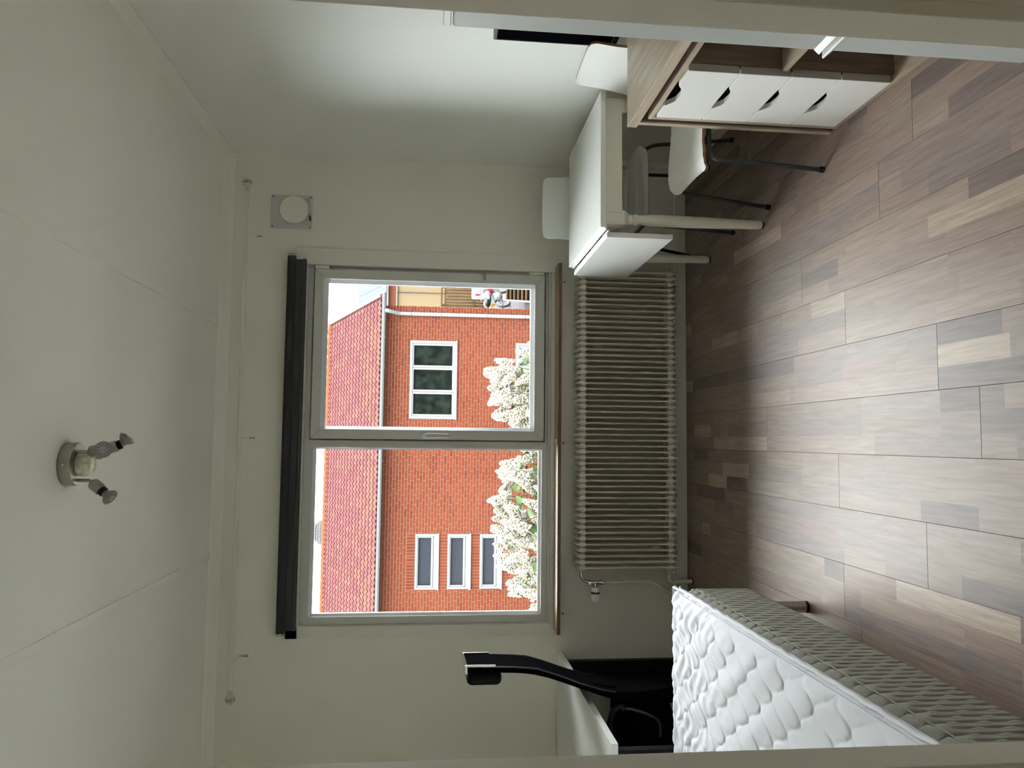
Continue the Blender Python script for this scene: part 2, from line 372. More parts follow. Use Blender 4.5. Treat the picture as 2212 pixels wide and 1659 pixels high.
# fixed light (left): bead then glass
ring(MB(), -0.956, -0.040, 0.820, 2.082, -0.940, -0.056, 0.838, 2.064, 0.026, 0.075, 0.052).build('glazing_bead', M_bead, win, bevel=0.001)
B(-0.945, -0.050, 0.060, 0.066, 0.832, 2.070).build('pane', M_glass, win)
# opening sash (right)
sa = ring(MB(), 0.000, 0.933, 0.815, 2.090, 0.054, 0.878, 0.872, 2.040, -0.004, 0.07).build('sash', M_pvc, win, bevel=0.004)
ring(MB(), 0.052, 0.880, 0.870, 2.042, 0.070, 0.862, 0.891, 2.020, 0.000, 0.06, 0.040).build('glazing_bead', M_bead, sa, bevel=0.001)
B(0.064, 0.868, 0.048, 0.054, 0.885, 2.026).build('pane', M_glass, sa)
# mitre joints of the sash
for (xa, za, xb, zb) in ((0.933, 2.090, 0.880, 2.040), (0.933, 0.815, 0.880, 0.870), (0.0, 2.09, 0.052, 2.04), (0.0, 0.815, 0.052, 0.870)):
    MB().tube([(xa, -0.0042, za), (xb, -0.0042, zb)], 0.0006, 4).build('mitre_joint', M_gun, sa)
# handle
MB().prism([(0.004, 1.425), (0.036, 1.425), (0.036, 1.49), (0.004, 1.49)], 'Y', -0.016, -0.004).build('handle_plate', M_bead, sa, bevel=0.006)
hd = MB(); hd.prism([(0.012, 1.340), (0.033, 1.342), (0.037, 1.45), (0.033, 1.468), (0.022, 1.474), (0.011, 1.468), (0.008, 1.45)], 'Y', -0.058, -0.040)
hd.cyl((0.022, -0.045, 1.455), (0.022, -0.014, 1.455), 0.010, 12)
hd.build('handle', M_pvc, sa, bevel=0.006)
for z0, z1 in ((2.012, 2.087), (0.822, 0.905)):
    h = MB(); d = (z1 - z0) / 3
    for k, (a, b) in enumerate(((0, .22), (.24, .76), (.78, 1))): h.cyl((0.941, -0.006, z0 + a * (z1 - z0)), (0.941, -0.006, z0 + b * (z1 - z0)), 0.0085, 12)
    h.box(0.934, 0.95, -0.004, 0.006, z0, z1)
    h.build('hinge', M_cream, win, smooth=40)
# strip of old tape on the sash
tp = MB().prism([(0.894, 1.150), (0.935, 1.146), (0.934, 1.176), (0.915, 1.170), (0.894, 1.163)], 'Y', -0.0052, -0.0042).build('tape', mat('old_tape', (0.42, 0.39, 0.31), 0.3, col2=(0.27, 0.25, 0.19), vscale=60), sa)
tp['label'] = 'torn piece of brownish tape'
# architrave right of the window and flush strips
B(0.951, 1.043, -0.016, 0.0, 0.745, 2.19).build('architrave', M_trim, win, bevel=0.002)
B(-1.058, -0.996, -0.004, 0.0, 0.735, 2.19).build('architrave', M_trim, win, bevel=0.001)
B(-1.058, 1.043, -0.004, 0.0, 2.128, 2.19).build('architrave', M_trim, win, bevel=0.001)
B(WX0 - 0.005, WX1, 0.005, 0.012, 0.756, 0.776).build('bottom_trim', M_pvc, win)
# outside ledge
MB().prism([(0.10, 0.79), (0.34, 0.74), (0.34, 0.72), (0.10, 0.77)], 'X', OX0, OX1).build('outer_ledge', M_gun, win)
# sill board: its own structure, top and dark front edge
sl = tag(B(-1.028, 0.980, -0.120, 0.012, 0.738, 0.756).build('window_sill', M_sill, bevel=0.001), kind='structure')
B(-1.0285, 0.9805, -0.1225, -0.1195, 0.7375, 0.7555).build('sill_edge', M_sille, sl)
for x in (0.898, -0.01, -0.944):
    bk = MB(); bk.prism([(-0.001, 0.7375), (-0.07, 0.7375), (-0.07, 0.734), (-0.006, 0.734), (-0.004, 0.64), (-0.001, 0.64)], 'X', x - 0.011, x + 0.011)
    bko = bk.build('sill_bracket', M_trim, sl)
    MB().sphere((x, -0.006, 0.705), 0.005, 8, 6).build('screw', M_gun, bko)

# clip on the sill
ck = thing('plastic_clip', (-0.008, -0.1, 0.757), 'small clear plastic clip standing on the wooden window sill', 'clip')
kb = MB(); kb.box(-0.022, 0.014, -0.110, -0.092, 0.757, 0.762); kb.box(-0.020, -0.014, -0.108, -0.094, 0.762, 0.779); kb.box(0.006, 0.012, -0.108, -0.094, 0.762, 0.776); kb.box(-0.020, 0.012, -0.108, -0.094, 0.775, 0.782)
kb.build('clip_body', mat('clear_plastic', (0.75, 0.77, 0.76), 0.15, spec=0.8), ck, bevel=0.002)

# ------------------------------------------------------------------ wall fittings on the window wall
rb = thing('roller_blind', (-0.02, -0.03, 2.2), 'rolled-up black roller blind mounted above the window', 'blind')
MB().cyl((-1.016, -0.052, 2.206), (0.985, -0.052, 2.206), 0.0225, 24).build('fabric_roll', M_blind, rb, smooth=40)
MB().box(-1.005, 0.970, -0.050, -0.034, 2.128, 2.19).build('hanging_fabric', M_blind2, rb, bevel=0.004)
MB().cyl((-1.005, -0.046, 2.140), (0.972, -0.046, 2.140), 0.010, 12).build('hem_bar', M_blind2, rb, smooth=40)
for s, x in ((1, 0.985), (-1, -1.016)):
    c = MB(); c.cyl((x, -0.052, 2.206), (x + s * 0.012, -0.052, 2.206), 0.016, 18); c.cyl((x + s * 0.010, -0.052, 2.206), (x + s * 0.014, -0.052, 2.206), 0.024, 18)
    c.box(x + s * 0.012, x + s * 0.015, -0.06, -0.004, 2.190, 2.222)
    c.build('end_bracket', M_chrome, rb, smooth=40)

cr = thing('curtain_rod', (0.0, -0.1, 2.44), 'long white curtain rod with ball finials under the ceiling', 'curtain rod')
zr = lambda x: 2.4385 + (x) * 0.0035
MB().cyl((-0.262, -0.1, zr(-0.262)), (1.320, -0.1, zr(1.32)), 0.0095, 16).build('rod', M_trim, cr, smooth=40)
MB().cyl((-1.285, -0.1, zr(-1.285)), (-0.250, -0.1, zr(-0.25)), 0.0115, 16).build('rod', M_trim, cr, smooth=40)
M_fin = mat('finial_white', (0.62, 0.60, 0.50), 0.4); M_finb = mat('finial_band', (0.26, 0.22, 0.12), 0.5, col2=(0.55, 0.52, 0.4), vscale=150)
for s, x in ((1, 1.318), (-1, -1.283)):
    MB().lathe((x, -0.1, zr(x)), (s, 0, 0), [(0, .012), (0.006, .012), (0.008, .009), (0.018, .009), (0.022, .014), (0.034, .021), (0.040, .0235)], 20).build('finial', M_fin, cr, smooth=50)
    MB().lathe((x, -0.1, zr(x)), (s, 0, 0), [(0.0395, .0238), (0.054, .0238)], 20).build('finial_band', M_finb, cr, smooth=50)
    MB().lathe((x, -0.1, zr(x)), (s, 0, 0), [(0.054, .0228), (0.062, .019), (0.070, .010), (0.074, .003)], 20).build('finial_tip', M_fin, cr, smooth=50)
for x in (1.100, 0.0, -1.142):
    k = MB(); k.box(x - 0.008, x + 0.008, -0.004, 0, 2.375, 2.420)
    k.tube([(x, -0.003, 2.415), (x, -0.03, 2.424), (x, -0.08, 2.425), (x, -0.1, 2.428)], 0.004, 6)
    ko = k.build('rod_bracket', M_trim, cr)
    for z in (2.385, 2.400): MB().sphere((x, -0.004, z), 0.004, 8, 6).build('screw', M_gun, ko)

vt = thing('air_vent', (1.245, 0, 2.22), 'square white wall vent plate with a round disc cover', 'vent')
B(1.149, 1.337, -0.006, -0.0003, 2.113, 2.337).build('back_plate', mat('vent_plate', (0.60, 0.60, 0.58), 0.4), vt, bevel=0.002)
MB().lathe((1.247, -0.006, 2.206), (0, -1, 0), [(0, .055), (0.022, .055), (0.024, .074), (0.032, .078), (0.036, .074), (0.038, 0.05)], 40).build('disc_cover', M_trim, vt, smooth=40)
B(1.196, 1.218, -0.03, -0.006, 2.117, 2.126).build('damper_tab', M_gun, vt)
for x in (1.160, 1.327):
    for z in (2.124, 2.326): MB().sphere((x, -0.006, z), 0.004, 8, 6).build('screw', M_gun, vt)

# ------------------------------------------------------------------ radiator
ra = thing('radiator', (0.13, -0.1, 0.0), 'cream column radiator with a thermostat valve below the window', 'radiator')
NS = 53; RX0, RX1 = -0.676, 0.937; pitch = (RX1 - RX0) / (NS - 1)
hw = pitch / 2
prof = [(0.097, .0018), (0.108, .0046), (0.118, .0075), (0.126, hw), (0.138, hw), (0.1455, hw * .93), (0.150, .0050), (0.604, .0050), (0.609, hw * .93), (0.616, hw), (0.630, hw), (0.640, .0075), (0.648, .0046), (0.656, .0018)]
sec = MB()
def column(ya, yb):
    ys = [(ya, 0.30, .008), (ya + .003, 0.8, .003), (ya + .009, 1.0, 0.0), (yb - .009, 1.0, 0.0), (yb - .003, .8, .003), (yb, .3, .008)]
    n = len(prof); vs = []; fs = []
    for y, k, tz in ys:
        for (z, w) in prof:
            zz = z + (tz if z < .11 else (-tz if z > .645 else 0))
            vs.append((-w * k, y + 0.1, zz)); vs.append((w * k, y + 0.1, zz))
    for a in range(len(ys) - 1):
        for b in range(n - 1):
            i = (a * n + b) * 2; j = ((a + 1) * n + b) * 2
            fs += [(i, i + 2, j + 2, j), (i + 1, j + 1, j + 3, i + 3)]
        i = a * n * 2; j = (a + 1) * n * 2; fs.append((i, j, j + 1, i + 1))
        i = (a * n + n - 1) * 2; j = ((a + 1) * n + n - 1) * 2; fs.append((i, i + 1, j + 1, j))
    for b in range(n - 1):
        i = b * 2; fs.append((i, i + 1, i + 3, i + 2))
        j = ((len(ys) - 1) * n + b) * 2; fs.append((j, j + 2, j + 3, j + 1))
    sec.add(vs, fs)
column(-0.150, -0.120); column(-0.108, -0.080); column(-0.068, -0.040)
for z0, z1 in ((0.122, 0.146), (0.609, 0.634)): sec.box(-hw, hw, -0.024, 0.036, z0, z1)
secm = sec.mesh('radiator_section', M_rad, smooth=50)
for k in range(NS): inst('radiator_section', secm, ra, (RX0 + k * pitch - 0.13, 0, 0))
for x, z in ((0.524, 0.49), (-0.56, 0.49), (0.535, 0.18), (-0.575, 0.18)):
    B(x - 0.008, x + 0.008, -0.075, -0.001, z, z + 0.045).build('wall_bracket', M_trim, ra, bevel=0.002)
    B(x - 0.004, x + 0.004, -0.080, -0.071, z + 0.018, z + 0.032).build('bracket_clip', M_white, ra)
MB().cyl((0.953, -0.1, 0.134), (0.972, -0.1, 0.134), 0.011, 12).build('end_plug', M_rad, ra, smooth=40)
MB().cyl((0.953, -0.1, 0.622), (0.966, -0.1, 0.622), 0.011, 12).build('end_plug', M_rad, ra, smooth=40)
MB().cyl((-0.690, -0.1, 0.622), (-0.702, -0.1, 0.622), 0.016, 6).build('union_nut', M_rad, ra)
def arc(c, r, a0, a1, ax, n=8):
    out = []
    for i in range(n + 1):
        a = a0 + (a1 - a0) * i / n; out.append((c[0] + r * cos(a), c[1], c[2] + r * sin(a)))
    return out
# chrome elbow from top hub down to the valve
MB().tube([(-0.702, -0.1, 0.622), (-0.722, -0.1, 0.621), (-0.742, -0.1, 0.612), (-0.755, -0.1, 0.597), (-0.760, -0.1, 0.575)], 0.0085, 12).build('elbow_pipe', M_chrome, ra, smooth=60)
v = MB(); v.cyl((-0.760, -0.1, 0.583), (-0.760, -0.1, 0.570), 0.016, 6); v.cyl((-0.760, -0.1, 0.572), (-0.760, -0.1, 0.515), 0.011, 14); v.cyl((-0.760, -0.1, 0.520), (-0.760, -0.1, 0.503), 0.015, 14); v.cyl((-0.760, -0.1, 0.543), (-0.786, -0.1, 0.543), 0.011, 14)
v.build('valve_body', M_chrome, ra, smooth=40)
th = MB().lathe((-0.786, -0.1, 0.543), (-1, 0, 0), [(0, .019), (0.018, .022), (0.022, .0225), (0.0225, .0185), (0.033, .0185), (0.0335, .0235), (0.060, .0225), (0.074, .0205), (0.077, .016)], 24).build('thermostat_knob', M_white, ra, smooth=40)
g = MB()
for k in range(12):
    a = 2 * pi * k / 12 + .2; g.box(-0.819, -0.809, -0.1 + 0.0195 * cos(a) - .002, -0.1 + 0.0195 * cos(a) + .002, 0.543 + 0.0195 * sin(a) - .003, 0.543 + 0.0195 * sin(a) + .003)
g.build('knob_slots', M_black, th)
MB().tube([(-0.760, -0.1, 0.503), (-0.7595, -0.1, 0.26), (-0.762, -0.1, 0.235), (-0.772, -0.1, 0.210), (-0.800, -0.1, 0.165), (-0.84, -0.1, 0.10), (-0.85, -0.1, 0.07), (-0.852, -0.1, 0.0)], 0.0105, 12).build('supply_pipe', M_rad, ra, smooth=60)
v = MB(); v.cyl((-0.690, -0.1, 0.132), (-0.700, -0.1, 0.132), 0.015, 8); v.cyl((-0.700, -0.1, 0.132), (-0.716, -0.1, 0.132), 0.010, 10); v.cyl((-0.716, -0.1, 0.132), (-0.732, -0.1, 0.132), 0.017, 6)
v.tube([(-0.732, -0.1, 0.132), (-0.748, -0.1, 0.130), (-0.757, -0.1, 0.120), (-0.759, -0.1, 0.104)], 0.013, 12); v.cyl((-0.759, -0.1, 0.106), (-0.759, -0.1, 0.092), 0.0155, 12)
v.build('return_elbow', M_rad, ra, smooth=40)
MB().cyl((-0.759, -0.1, 0.094), (-0.759, -0.1, 0.0), 0.0115, 12).build('return_pipe', M_rad, ra, smooth=40)
MB().cyl((-0.759, -0.1, 0.006), (-0.759, -0.1, 0.0002), 0.017, 16).build('floor_collar', M_rubber, ra)

# ------------------------------------------------------------------ ceiling spotlight
sp = thing('ceiling_spotlight', (-0.088, -1.655, H), 'brushed steel ceiling light with three swivel spots round a frosted glass drum', 'light')
LC = Vector((-0.088, -1.655, H))
MB().lathe(LC, (0, 0, -1), [(0.0003, .066), (0.006, .069), (0.034, .069), (0.038, .066), (0.0385, .03)], 40).build('ceiling_cup', M_steel, sp, smooth=40)
MB().cyl(LC + Vector((-.001, -.068, -.020)), LC + Vector((-.001, -.0705, -.020)), 0.004, 10).build('set_screw', M_chrome, sp)
M_frost = mat('veined_glass', (0.92, 0.90, 0.70), 0.12, col2=(0.55, 0.53, 0.38), vscale=45, spec=0.8)
MB().lathe(LC, (0, 0, -1), [(0.036, .036), (0.045, .039), (0.060, .038), (0.072, .034), (0.078, .028), (0.080, .010)], 30).build('glass_drum', M_frost, sp, smooth=50)
def spot(o0, p, d, bd):
    """arm from o0 to p, cylinder along d, bulb looking along bd"""
    d = Vector(d).normalized(); bd = Vector(bd).normalized(); p = Vector(p)
    a = MB(); a.tube([o0, (o0[0], o0[1], p.z + 0.004), ], 0.0055, 10); a.cyl(Vector((o0[0], o0[1], p.z + .004)), p, 0.0055, 10)
    arm = a.build('spot_arm', M_steel, sp, smooth=40)
    MB().lathe(p - d * 0.004, d, [(0, .006), (0.004, .014), (0.010, .0185), (0.044, .0185), (0.045, .014)], 22).build('lamp_holder', M_steel, sp, smooth=40)
    q = p + d * 0.041
    MB().lathe(q, (d + bd * .3).normalized(), [(0, .015), (0.012, .0155), (0.014, .012)], 18).build('holder_ring', M_black, sp, smooth=40)
    c = q + d * 0.010
    bl = MB().lathe(c, bd, [(0, .011), (0.010, .013), (0.022, .024), (0.026, .0255), (0.031, .0255), (0.032, .022)], 26).build('bulb', mat('bulb_reflector', (0.30, 0.29, 0.26), 0.3, metal=0.6), sp, smooth=40)
    f0 = c + bd * 0.0322
    u = bd.orthogonal().normalized(); w = bd.cross(u); fm = MB(); fm.lathe(f0, bd, [(0, .019), (0.001, .019)], 20)
    MB().lathe(f0, bd, [(0.0008, .019), (0.0015, .018)], 20).build('bulb_lens', mat('bulb_lens', (0.40, 0.40, 0.42), 0.15, spec=0.9), bl)
    k = MB()
    for i in range(11):
        t = 2 * pi * i / 11; k.sphere(f0 + bd * .0014 + (u * cos(t) + w * sin(t)) * 0.0145, 0.0019, 6, 4)
    k.build('led_dot', M_black, bl)
spot(LC + Vector((0.040, -0.030, -0.036)), LC + Vector((0.040, -0.030, -0.083)), (0.14, -0.35, -1), (0.03, -0.94, -0.28))
spot(LC + Vector((0.020, 0.045, -0.036)), LC + Vector((0.045, 0.045, -0.092)), (0.35, 0.2, -1), (0.75, 0.1, -0.62))
spot(LC + Vector((-0.052, 0.0, -0.036)), LC + Vector((-0.058, -0.002, -0.080)), (-0.55, -0.15, -0.75), (-0.58, -0.18, -0.8))

# ------------------------------------------------------------------ dining table (drop leaf, near the right wall)
dt = thing('dining_table', (1.2, -0.73, 0), 'white drop-leaf dining table with turned legs against the right wall', 'table')
TX0, TX1, TY0, TY1 = 0.903, 1.50, -1.112, -0.350
B(TX0, TX1, TY0, TY1, 0.716, 0.740).build('table_top', M_white, dt, bevel=0.003)
B(TX0 - 0.006, TX0 + 0.01, TY0 + 0.002, TY1 - 0.002, 0.713, 0.722).build('top_lip', M_white, dt)
M_aprn = M_cream
ap = MB()
B(0.978, 1.425, TY0 + 0.028, TY0 + 0.046, 0.640, 0.716).build('apron', M_aprn, dt, bevel=0.001)
B(0.978, 1.425, TY1 - 0.046, TY1 - 0.028, 0.640, 0.716).build('apron', M_aprn, dt, bevel=0.001)
B(0.935, 0.953, TY0 + 0.05, TY1 - 0.05, 0.640, 0.716).build('apron', M_aprn, dt, bevel=0.001)
B(1.452, 1.470, TY0 + 0.05, TY1 - 0.05, 0.640, 0.716).build('apron', M_aprn, dt, bevel=0.001)
def turned_leg(x, y):
    m = MB()
    s = 0.031
    pr = [(x - s, y - s), (x + s, y - s), (x + s, y + s), (x - s, y + s)]
    m.prism(pr, 'Z', 0.628, 0.716)
    # chamfered foot of the square head
    k = len(m.v); c = 0.021
    m.add([(x - s, y - s, .628), (x + s, y - s, .628), (x + s, y + s, .628), (x - s, y + s, .628), (x - c, y - c, .610), (x + c, y - c, .610), (x + c, y + c, .610), (x - c, y + c, .610)],
          [(0, 1, 5, 4), (1, 2, 6, 5), (2, 3, 7, 6), (3, 0, 4, 7), (4, 5, 6, 7)])
    hd = m.build('leg', M_aprn, dt, bevel=0.001)
    MB().lathe((x, y, 0.612), (0, 0, -1), [(0, .019), (0.003, .022), (0.012, .024), (0.021, .022), (0.024, .019), (0.028, .021), (0.038, .0265), (0.050, .021), (0.054, .0205), (0.10, .0245), (0.22, .0262), (0.36, .0238), (0.50, .0205), (0.590, .0195), (0.598, .018), (0.606, .015)], 26).build('leg_turning', M_aprn, hd, smooth=40)
    MB().cyl((x, y, 0.007), (x, y, 0.0002), 0.0155, 16).build('foot_pad', M_rubber, hd)
for x in (0.957, 1.450):
    for y in (-1.050, -0.400): turned_leg(x, y)
# hanging leaf
lf = B(0.862, 0.884, TY0 + 0.004, TY1 + 0.004, 0.425, 0.712).build('drop_leaf', M_white, dt, bevel=0.003)
B(0.8835, 0.893, TY0 + 0.004, TY1 + 0.004, 0.700, 0.708).build('leaf_lip', M_white, lf)
for y in (-0.965, -0.515):
    h = MB(); h.box(0.893, 0.905, y - 0.035, y + 0.035, 0.704, 0.708); h.box(0.8845, 0.888, y - 0.035, y + 0.035, 0.655, 0.704); h.cyl((0.893, y - 0.032, 0.704), (0.893, y + 0.032, 0.704), 0.0045, 8)
    h.build('hinge', M_chrome, dt)
for y in (-0.90, -0.73, -0.60): MB().sphere((0.896, y, 0.706), 0.006, 8, 6, (1, 1.3, .6)).build('hinge_knuckle', M_black, dt)
B(0.885, 0.950, -0.78, -0.70, 0.650, 0.668).build('leaf_support', M_aprn, dt)

# ------------------------------------------------------------------ dining chairs (plywood shell, steel legs)
def make_chair(label, cat, group):
    t = thing('dining_chair', (0, 0, 0), label, cat, group)
    # shell profile in (y, z); chair faces -y
    P = [(-0.232, 0.418), (-0.226, 0.431), (-0.205, 0.442), (-0.16, 0.447), (-0.10, 0.445), (-0.03, 0.438), (0.04, 0.432), (0.10, 0.434), (0.140, 0.446), (0.163, 0.470), (0.176, 0.51), (0.186, 0.56), (0.196, 0.63), (0.205, 0.70), (0.213, 0.77), (0.221, 0.84), (0.224, 0.868)]
    L = [0.0]
    for a, b in zip(P[:-1], P[1:]): L.append(L[-1] + math.hypot(b[0] - a[0], b[1] - a[1]))
    T = L[-1]
    def pt(s):
        s = max(0, min(1, s)) * T
        for i in range(len(L) - 1):
            if s <= L[i + 1]: k = (s - L[i]) / (L[i + 1] - L[i]); break
        p = Vector((P[i][0] + (P[i + 1][0] - P[i][0]) * k, P[i][1] + (P[i + 1][1] - P[i][1]) * k)); d = Vector((P[i + 1][0] - P[i][0], P[i + 1][1] - P[i][1])).normalized()
        return p, Vector((-d.y, d.x))
    def width(s):
        z = s * T
        base = 0.205 if z < 0.42 else 0.205 - 0.037 * min(1, (z - 0.42) / 0.30)
        # rounded corners front and top
        for e, rr in ((z, 0.07), (T - z, 0.035)):
            if e < rr: base -= rr - sqrt(max(0, rr * rr - (rr - e) ** 2))
        return base
    NU, NV = 150, 14
    th = 0.010
    def face(off):
        def fn(u, v):
            p, nn = pt(u); w = width(u) * (2 * v - 1)
            sag = 0.010 * (abs(2 * v - 1) ** 2.2) * (1 if u < 0.55 else 0.8)      # dished seat and curved back
            q = p + nn * (off + sag)
            return (w, q[0], q[1])
        return fn
    top = MB(); top.grid(face(0), NU, NV)
    top.build('seat_shell', M_white, t, smooth=60, fix=False)
    bot = MB(); bot.grid(face(-th), NU, NV); bot.build('shell_underside', M_white, t, smooth=60, fix=False)
    ed = MB(); ftop, fbot = face(0), face(-th)
    def rim(fn_u):
        n = len(fn_u); vs = []
        for (u, v) in fn_u: vs.append(ftop(u, v)); vs.append(fbot(u, v))
        ed.add(vs, [(2 * i, 2 * i + 1, (2 * i + 3) % (2 * n), (2 * i + 2) % (2 * n)) for i in range(n)])
    loop = [(i / NU, 0) for i in range(NU)] + [(1, j / NV) for j in range(NV)] + [(1 - i / NU, 1) for i in range(NU)] + [(0, 1 - j / NV) for j in range(NV)]
    rim(loop); ed.build('ply_edge', M_ply, t, fix=False)
    for s in (-1, 1):
        x = s * 0.185
        MB().tube([(x * .92, 0.13, 0.418), (x * .97, 0.0, 0.418), (x, -0.16, 0.424), (x * 1.01, -0.195, 0.420), (x * 1.04, -0.214, 0.402), (x * 1.07, -0.222, 0.375), (s * 0.229, -0.252, 0.014)], 0.0088, 12).build('leg', M_gun, t, smooth=60)
        MB().tube([(x * .90, -0.02, 0.414), (x * .93, 0.09, 0.414), (x * .97, 0.14, 0.408), (x * 1.02, 0.165, 0.385), (s * 0.226, 0.252, 0.014)], 0.0088, 12).build('leg', M_gun, t, smooth=60)
        for y, xx in ((-0.252, 0.229), (0.252, 0.226)): MB().cyl((s * xx, y, 0.018), (s * xx, y, 0.0002), 0.0115, 12).build('foot_cap', M_rubber, t, smooth=40)
    MB().tube([(-0.17, -0.12, 0.420), (0.17, -0.12, 0.420)], 0.008, 8).build('cross_bar', M_gun, t, smooth=40)
    MB().tube([(-0.165, 0.10, 0.412), (0.165, 0.10, 0.412)], 0.008, 8).build('cross_bar', M_gun, t, smooth=40)
    return t
def copy_tree(o, parent=None):
    c = o.copy(); COL.objects.link(c); c.parent = parent
    for ch in list(o.children): copy_tree(ch, c)
    return c
ch1 = make_chair('white shell chair tucked under the table, its back to the window wall', 'chair', 'dining chairs')
ch2 = copy_tree(ch1)
ch1.location = (1.240, -0.478, 0)
ch2.location = (1.268, -1.350, 0); ch2.rotation_euler = (0, 0, -pi / 2)
ch2['label'] = 'white shell chair beside the oak bench, its back to the right wall'

# ------------------------------------------------------------------ oak bench and shelf unit with drawers
bn = thing('oak_bench', (1.35, -2.05, 0), 'light oak bench over the drawer shelf, nearest the right wall', 'bench')
B(1.130, 1.545, -2.50, -1.600, 0.716, 0.750).build('bench_top', M_oak, bn, bevel=0.001)
B(1.131, 1.540, -1.645, -1.622, 0.0005, 0.716).build('side_panel', M_oakz, bn, bevel=0.001)
B(1.131, 1.540, -2.49, -2.467, 0.0005, 0.716).build('side_panel', M_oakz, bn, bevel=0.001)
B(1.525, 1.540, -2.467, -1.645, 0.30, 0.716).build('back_rail', M_shadeoak, bn)
B(1.137, 1.540, -1.6468, -1.6452, 0.0005, 0.715).build('side_shade_strip', M_shadeoak, bn)  # thin dark sheet imitating the shade in the side gap
su = thing('shelf_unit', (1.33, -2.05, 0), 'oak shelf unit with shade-darkened inside and four white drawers, standing inside the bench', 'cabinet')
SX = 1.132
B(SX, 1.515, -2.440, -1.672, 0.679, 0.694).build('top_panel', M_oak, su, bevel=0.0006)
B(SX + .005, 1.515, -2.440, -1.672, 0.6942, 0.6952).build('top_shade_strip', M_shadeoak, su)  # thin dark sheet standing in for shade below the bench top
B(SX, 1.515, -1.689, -1.673, 0.0005, 0.679).build('side_panel', M_oakz, su, bevel=0.0006)
B(SX, 1.515, -2.440, -2.424, 0.0005, 0.679).build('side_panel', M_oakz, su, bevel=0.0006)
B(SX, 1.515, -2.424, -1.689, 0.0005, 0.018).build('bottom_panel', M_oak, su, bevel=0.0006)
B(SX + 0.018, 1.500, -2.052, -2.037, 0.018, 0.679).build('partition', M_shadeoak, su)
B(1.500, 1.508, -2.424, -1.689, 0.018, 0.679).build('back_panel', M_shadeoak, su)
B(SX + 0.004, 1.500, -2.424, -2.053, 0.366, 0.382).build('shelf', M_oak, su, bevel=0.0006)
M_drw = mat('drawer_white', (0.84, 0.84, 0.81), 0.4); M_drs = mat('drawer_edge', (0.36, 0.33, 0.30), 0.5)
zz = [0.674, 0.5095, 0.345, 0.1835, 0.020]
for k in range(4):
    zt, zb = zz[k] - 0.001, zz[k + 1] + 0.003
    # front with a scooped finger grip in its top edge
    pts = [(-2.040, zb), (-1.704, zb), (-1.704, zt)]
    yc = -1.868; g = [(0.082, 0), (0.074, .0015), (0.062, .008), (0.048, .019), (0.034, .026), (0.0, .030), (-0.034, .026), (-0.048, .019), (-0.062, .008), (-0.074, .0015), (-0.082, 0)]
    pts += [(yc + a, zt - d) for a, d in g] + [(-2.040, zt)]
    d = MB().prism(pts, 'X', SX - 0.006, SX + 0.012).build('drawer', M_drw, su, bevel=0.0012)
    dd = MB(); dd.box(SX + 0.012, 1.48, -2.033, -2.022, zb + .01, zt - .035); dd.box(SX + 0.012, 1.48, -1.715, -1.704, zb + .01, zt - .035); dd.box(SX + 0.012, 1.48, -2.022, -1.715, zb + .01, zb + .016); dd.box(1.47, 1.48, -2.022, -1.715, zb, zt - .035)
    dd.build('drawer_box', M_shadeoak, d)
    B(SX - 0.0055, SX + 0.017, -2.0418, -2.0402, zb + .001, zt - .001).build('edge_band', M_drs, d)

# television
tv = thing('television', (1.52, -1.9, 0.76), 'flat black television on the right wall above the oak bench', 'television')
B(1.500, 1.538, -2.30, -1.462, 0.762, 1.228).build('casing', M_black, tv, bevel=0.003)
B(1.4975, 1.5005, -2.288, -1.474, 0.790, 1.216).build('screen', mat('tv_screen', (0.003, 0.003, 0.004), 0.5, spec=0.04), tv)
B(1.4965, 1.5005, -2.299, -1.463, 0.783, 0.7855).build('trim_line', M_steel, tv)
B(1.538, 1.5595, -2.0, -1.78, 0.9, 1.1).build('wall_mount', M_black, tv)
skt = tag(B(1.548, 1.5597, -1.475, -1.395, 1.215, 1.232).build('cable_cover', M_white, bevel=0.002), 'short white cable cover on the right wall by the television', 'cable cover')

# ------------------------------------------------------------------ fridge
fg = thing('fridge', (1.23, -2.85, 0), 'white two-door fridge freezer with a lipped grip, right of the doorway', 'fridge')
FX = 0.928
B(FX + 0.045, 1.535, -3.13, -2.555, 0.03, 1.398).build('body', M_fridge, fg, bevel=0.004)
B(FX + 0.002, 1.535, -3.13, -2.550, 1.4005, 1.419).build('top_cap', M_white, fg, bevel=0.003)
def door(z0, z1, lip_z, up):
    o = B(FX, FX + 0.042, -3.13, -2.552, z0, z1).build('door', M_fridge, fg, bevel=0.006)
    s = 1 if up else -1
    # flared lip running along the door's meeting edge
    pr = [(FX + 0.02, lip_z + .004), (FX + .004, lip_z + 0.004), (FX - 0.008, lip_z), (FX - 0.0105, lip_z + 0.003), (FX - 0.008, lip_z + 0.006), (FX + 0.001, lip_z + 0.016), (FX + 0.02, lip_z + 0.016)] if up else \
         [(FX + 0.02, lip_z), (FX + 0.002, lip_z), (FX - 0.017, lip_z + 0.002), (FX - 0.020, lip_z - 0.002), (FX - 0.017, lip_z - 0.005), (FX + 0.001, lip_z - 0.026), (FX + 0.02, lip_z - 0.026)]
    MB().prism(pr, 'Y', -3.10, -2.552).build('grip', M_white, o, bevel=0.002)
    return o
door(0.544, 1.397, 0.530, True); door(0.012, 0.502, 0.524, False)
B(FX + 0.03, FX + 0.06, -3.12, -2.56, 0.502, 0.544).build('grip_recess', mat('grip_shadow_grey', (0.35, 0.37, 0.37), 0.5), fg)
B(FX + 0.06, 1.5, -3.11, -2.57, 0.0005, 0.029).build('plinth', M_black, fg)

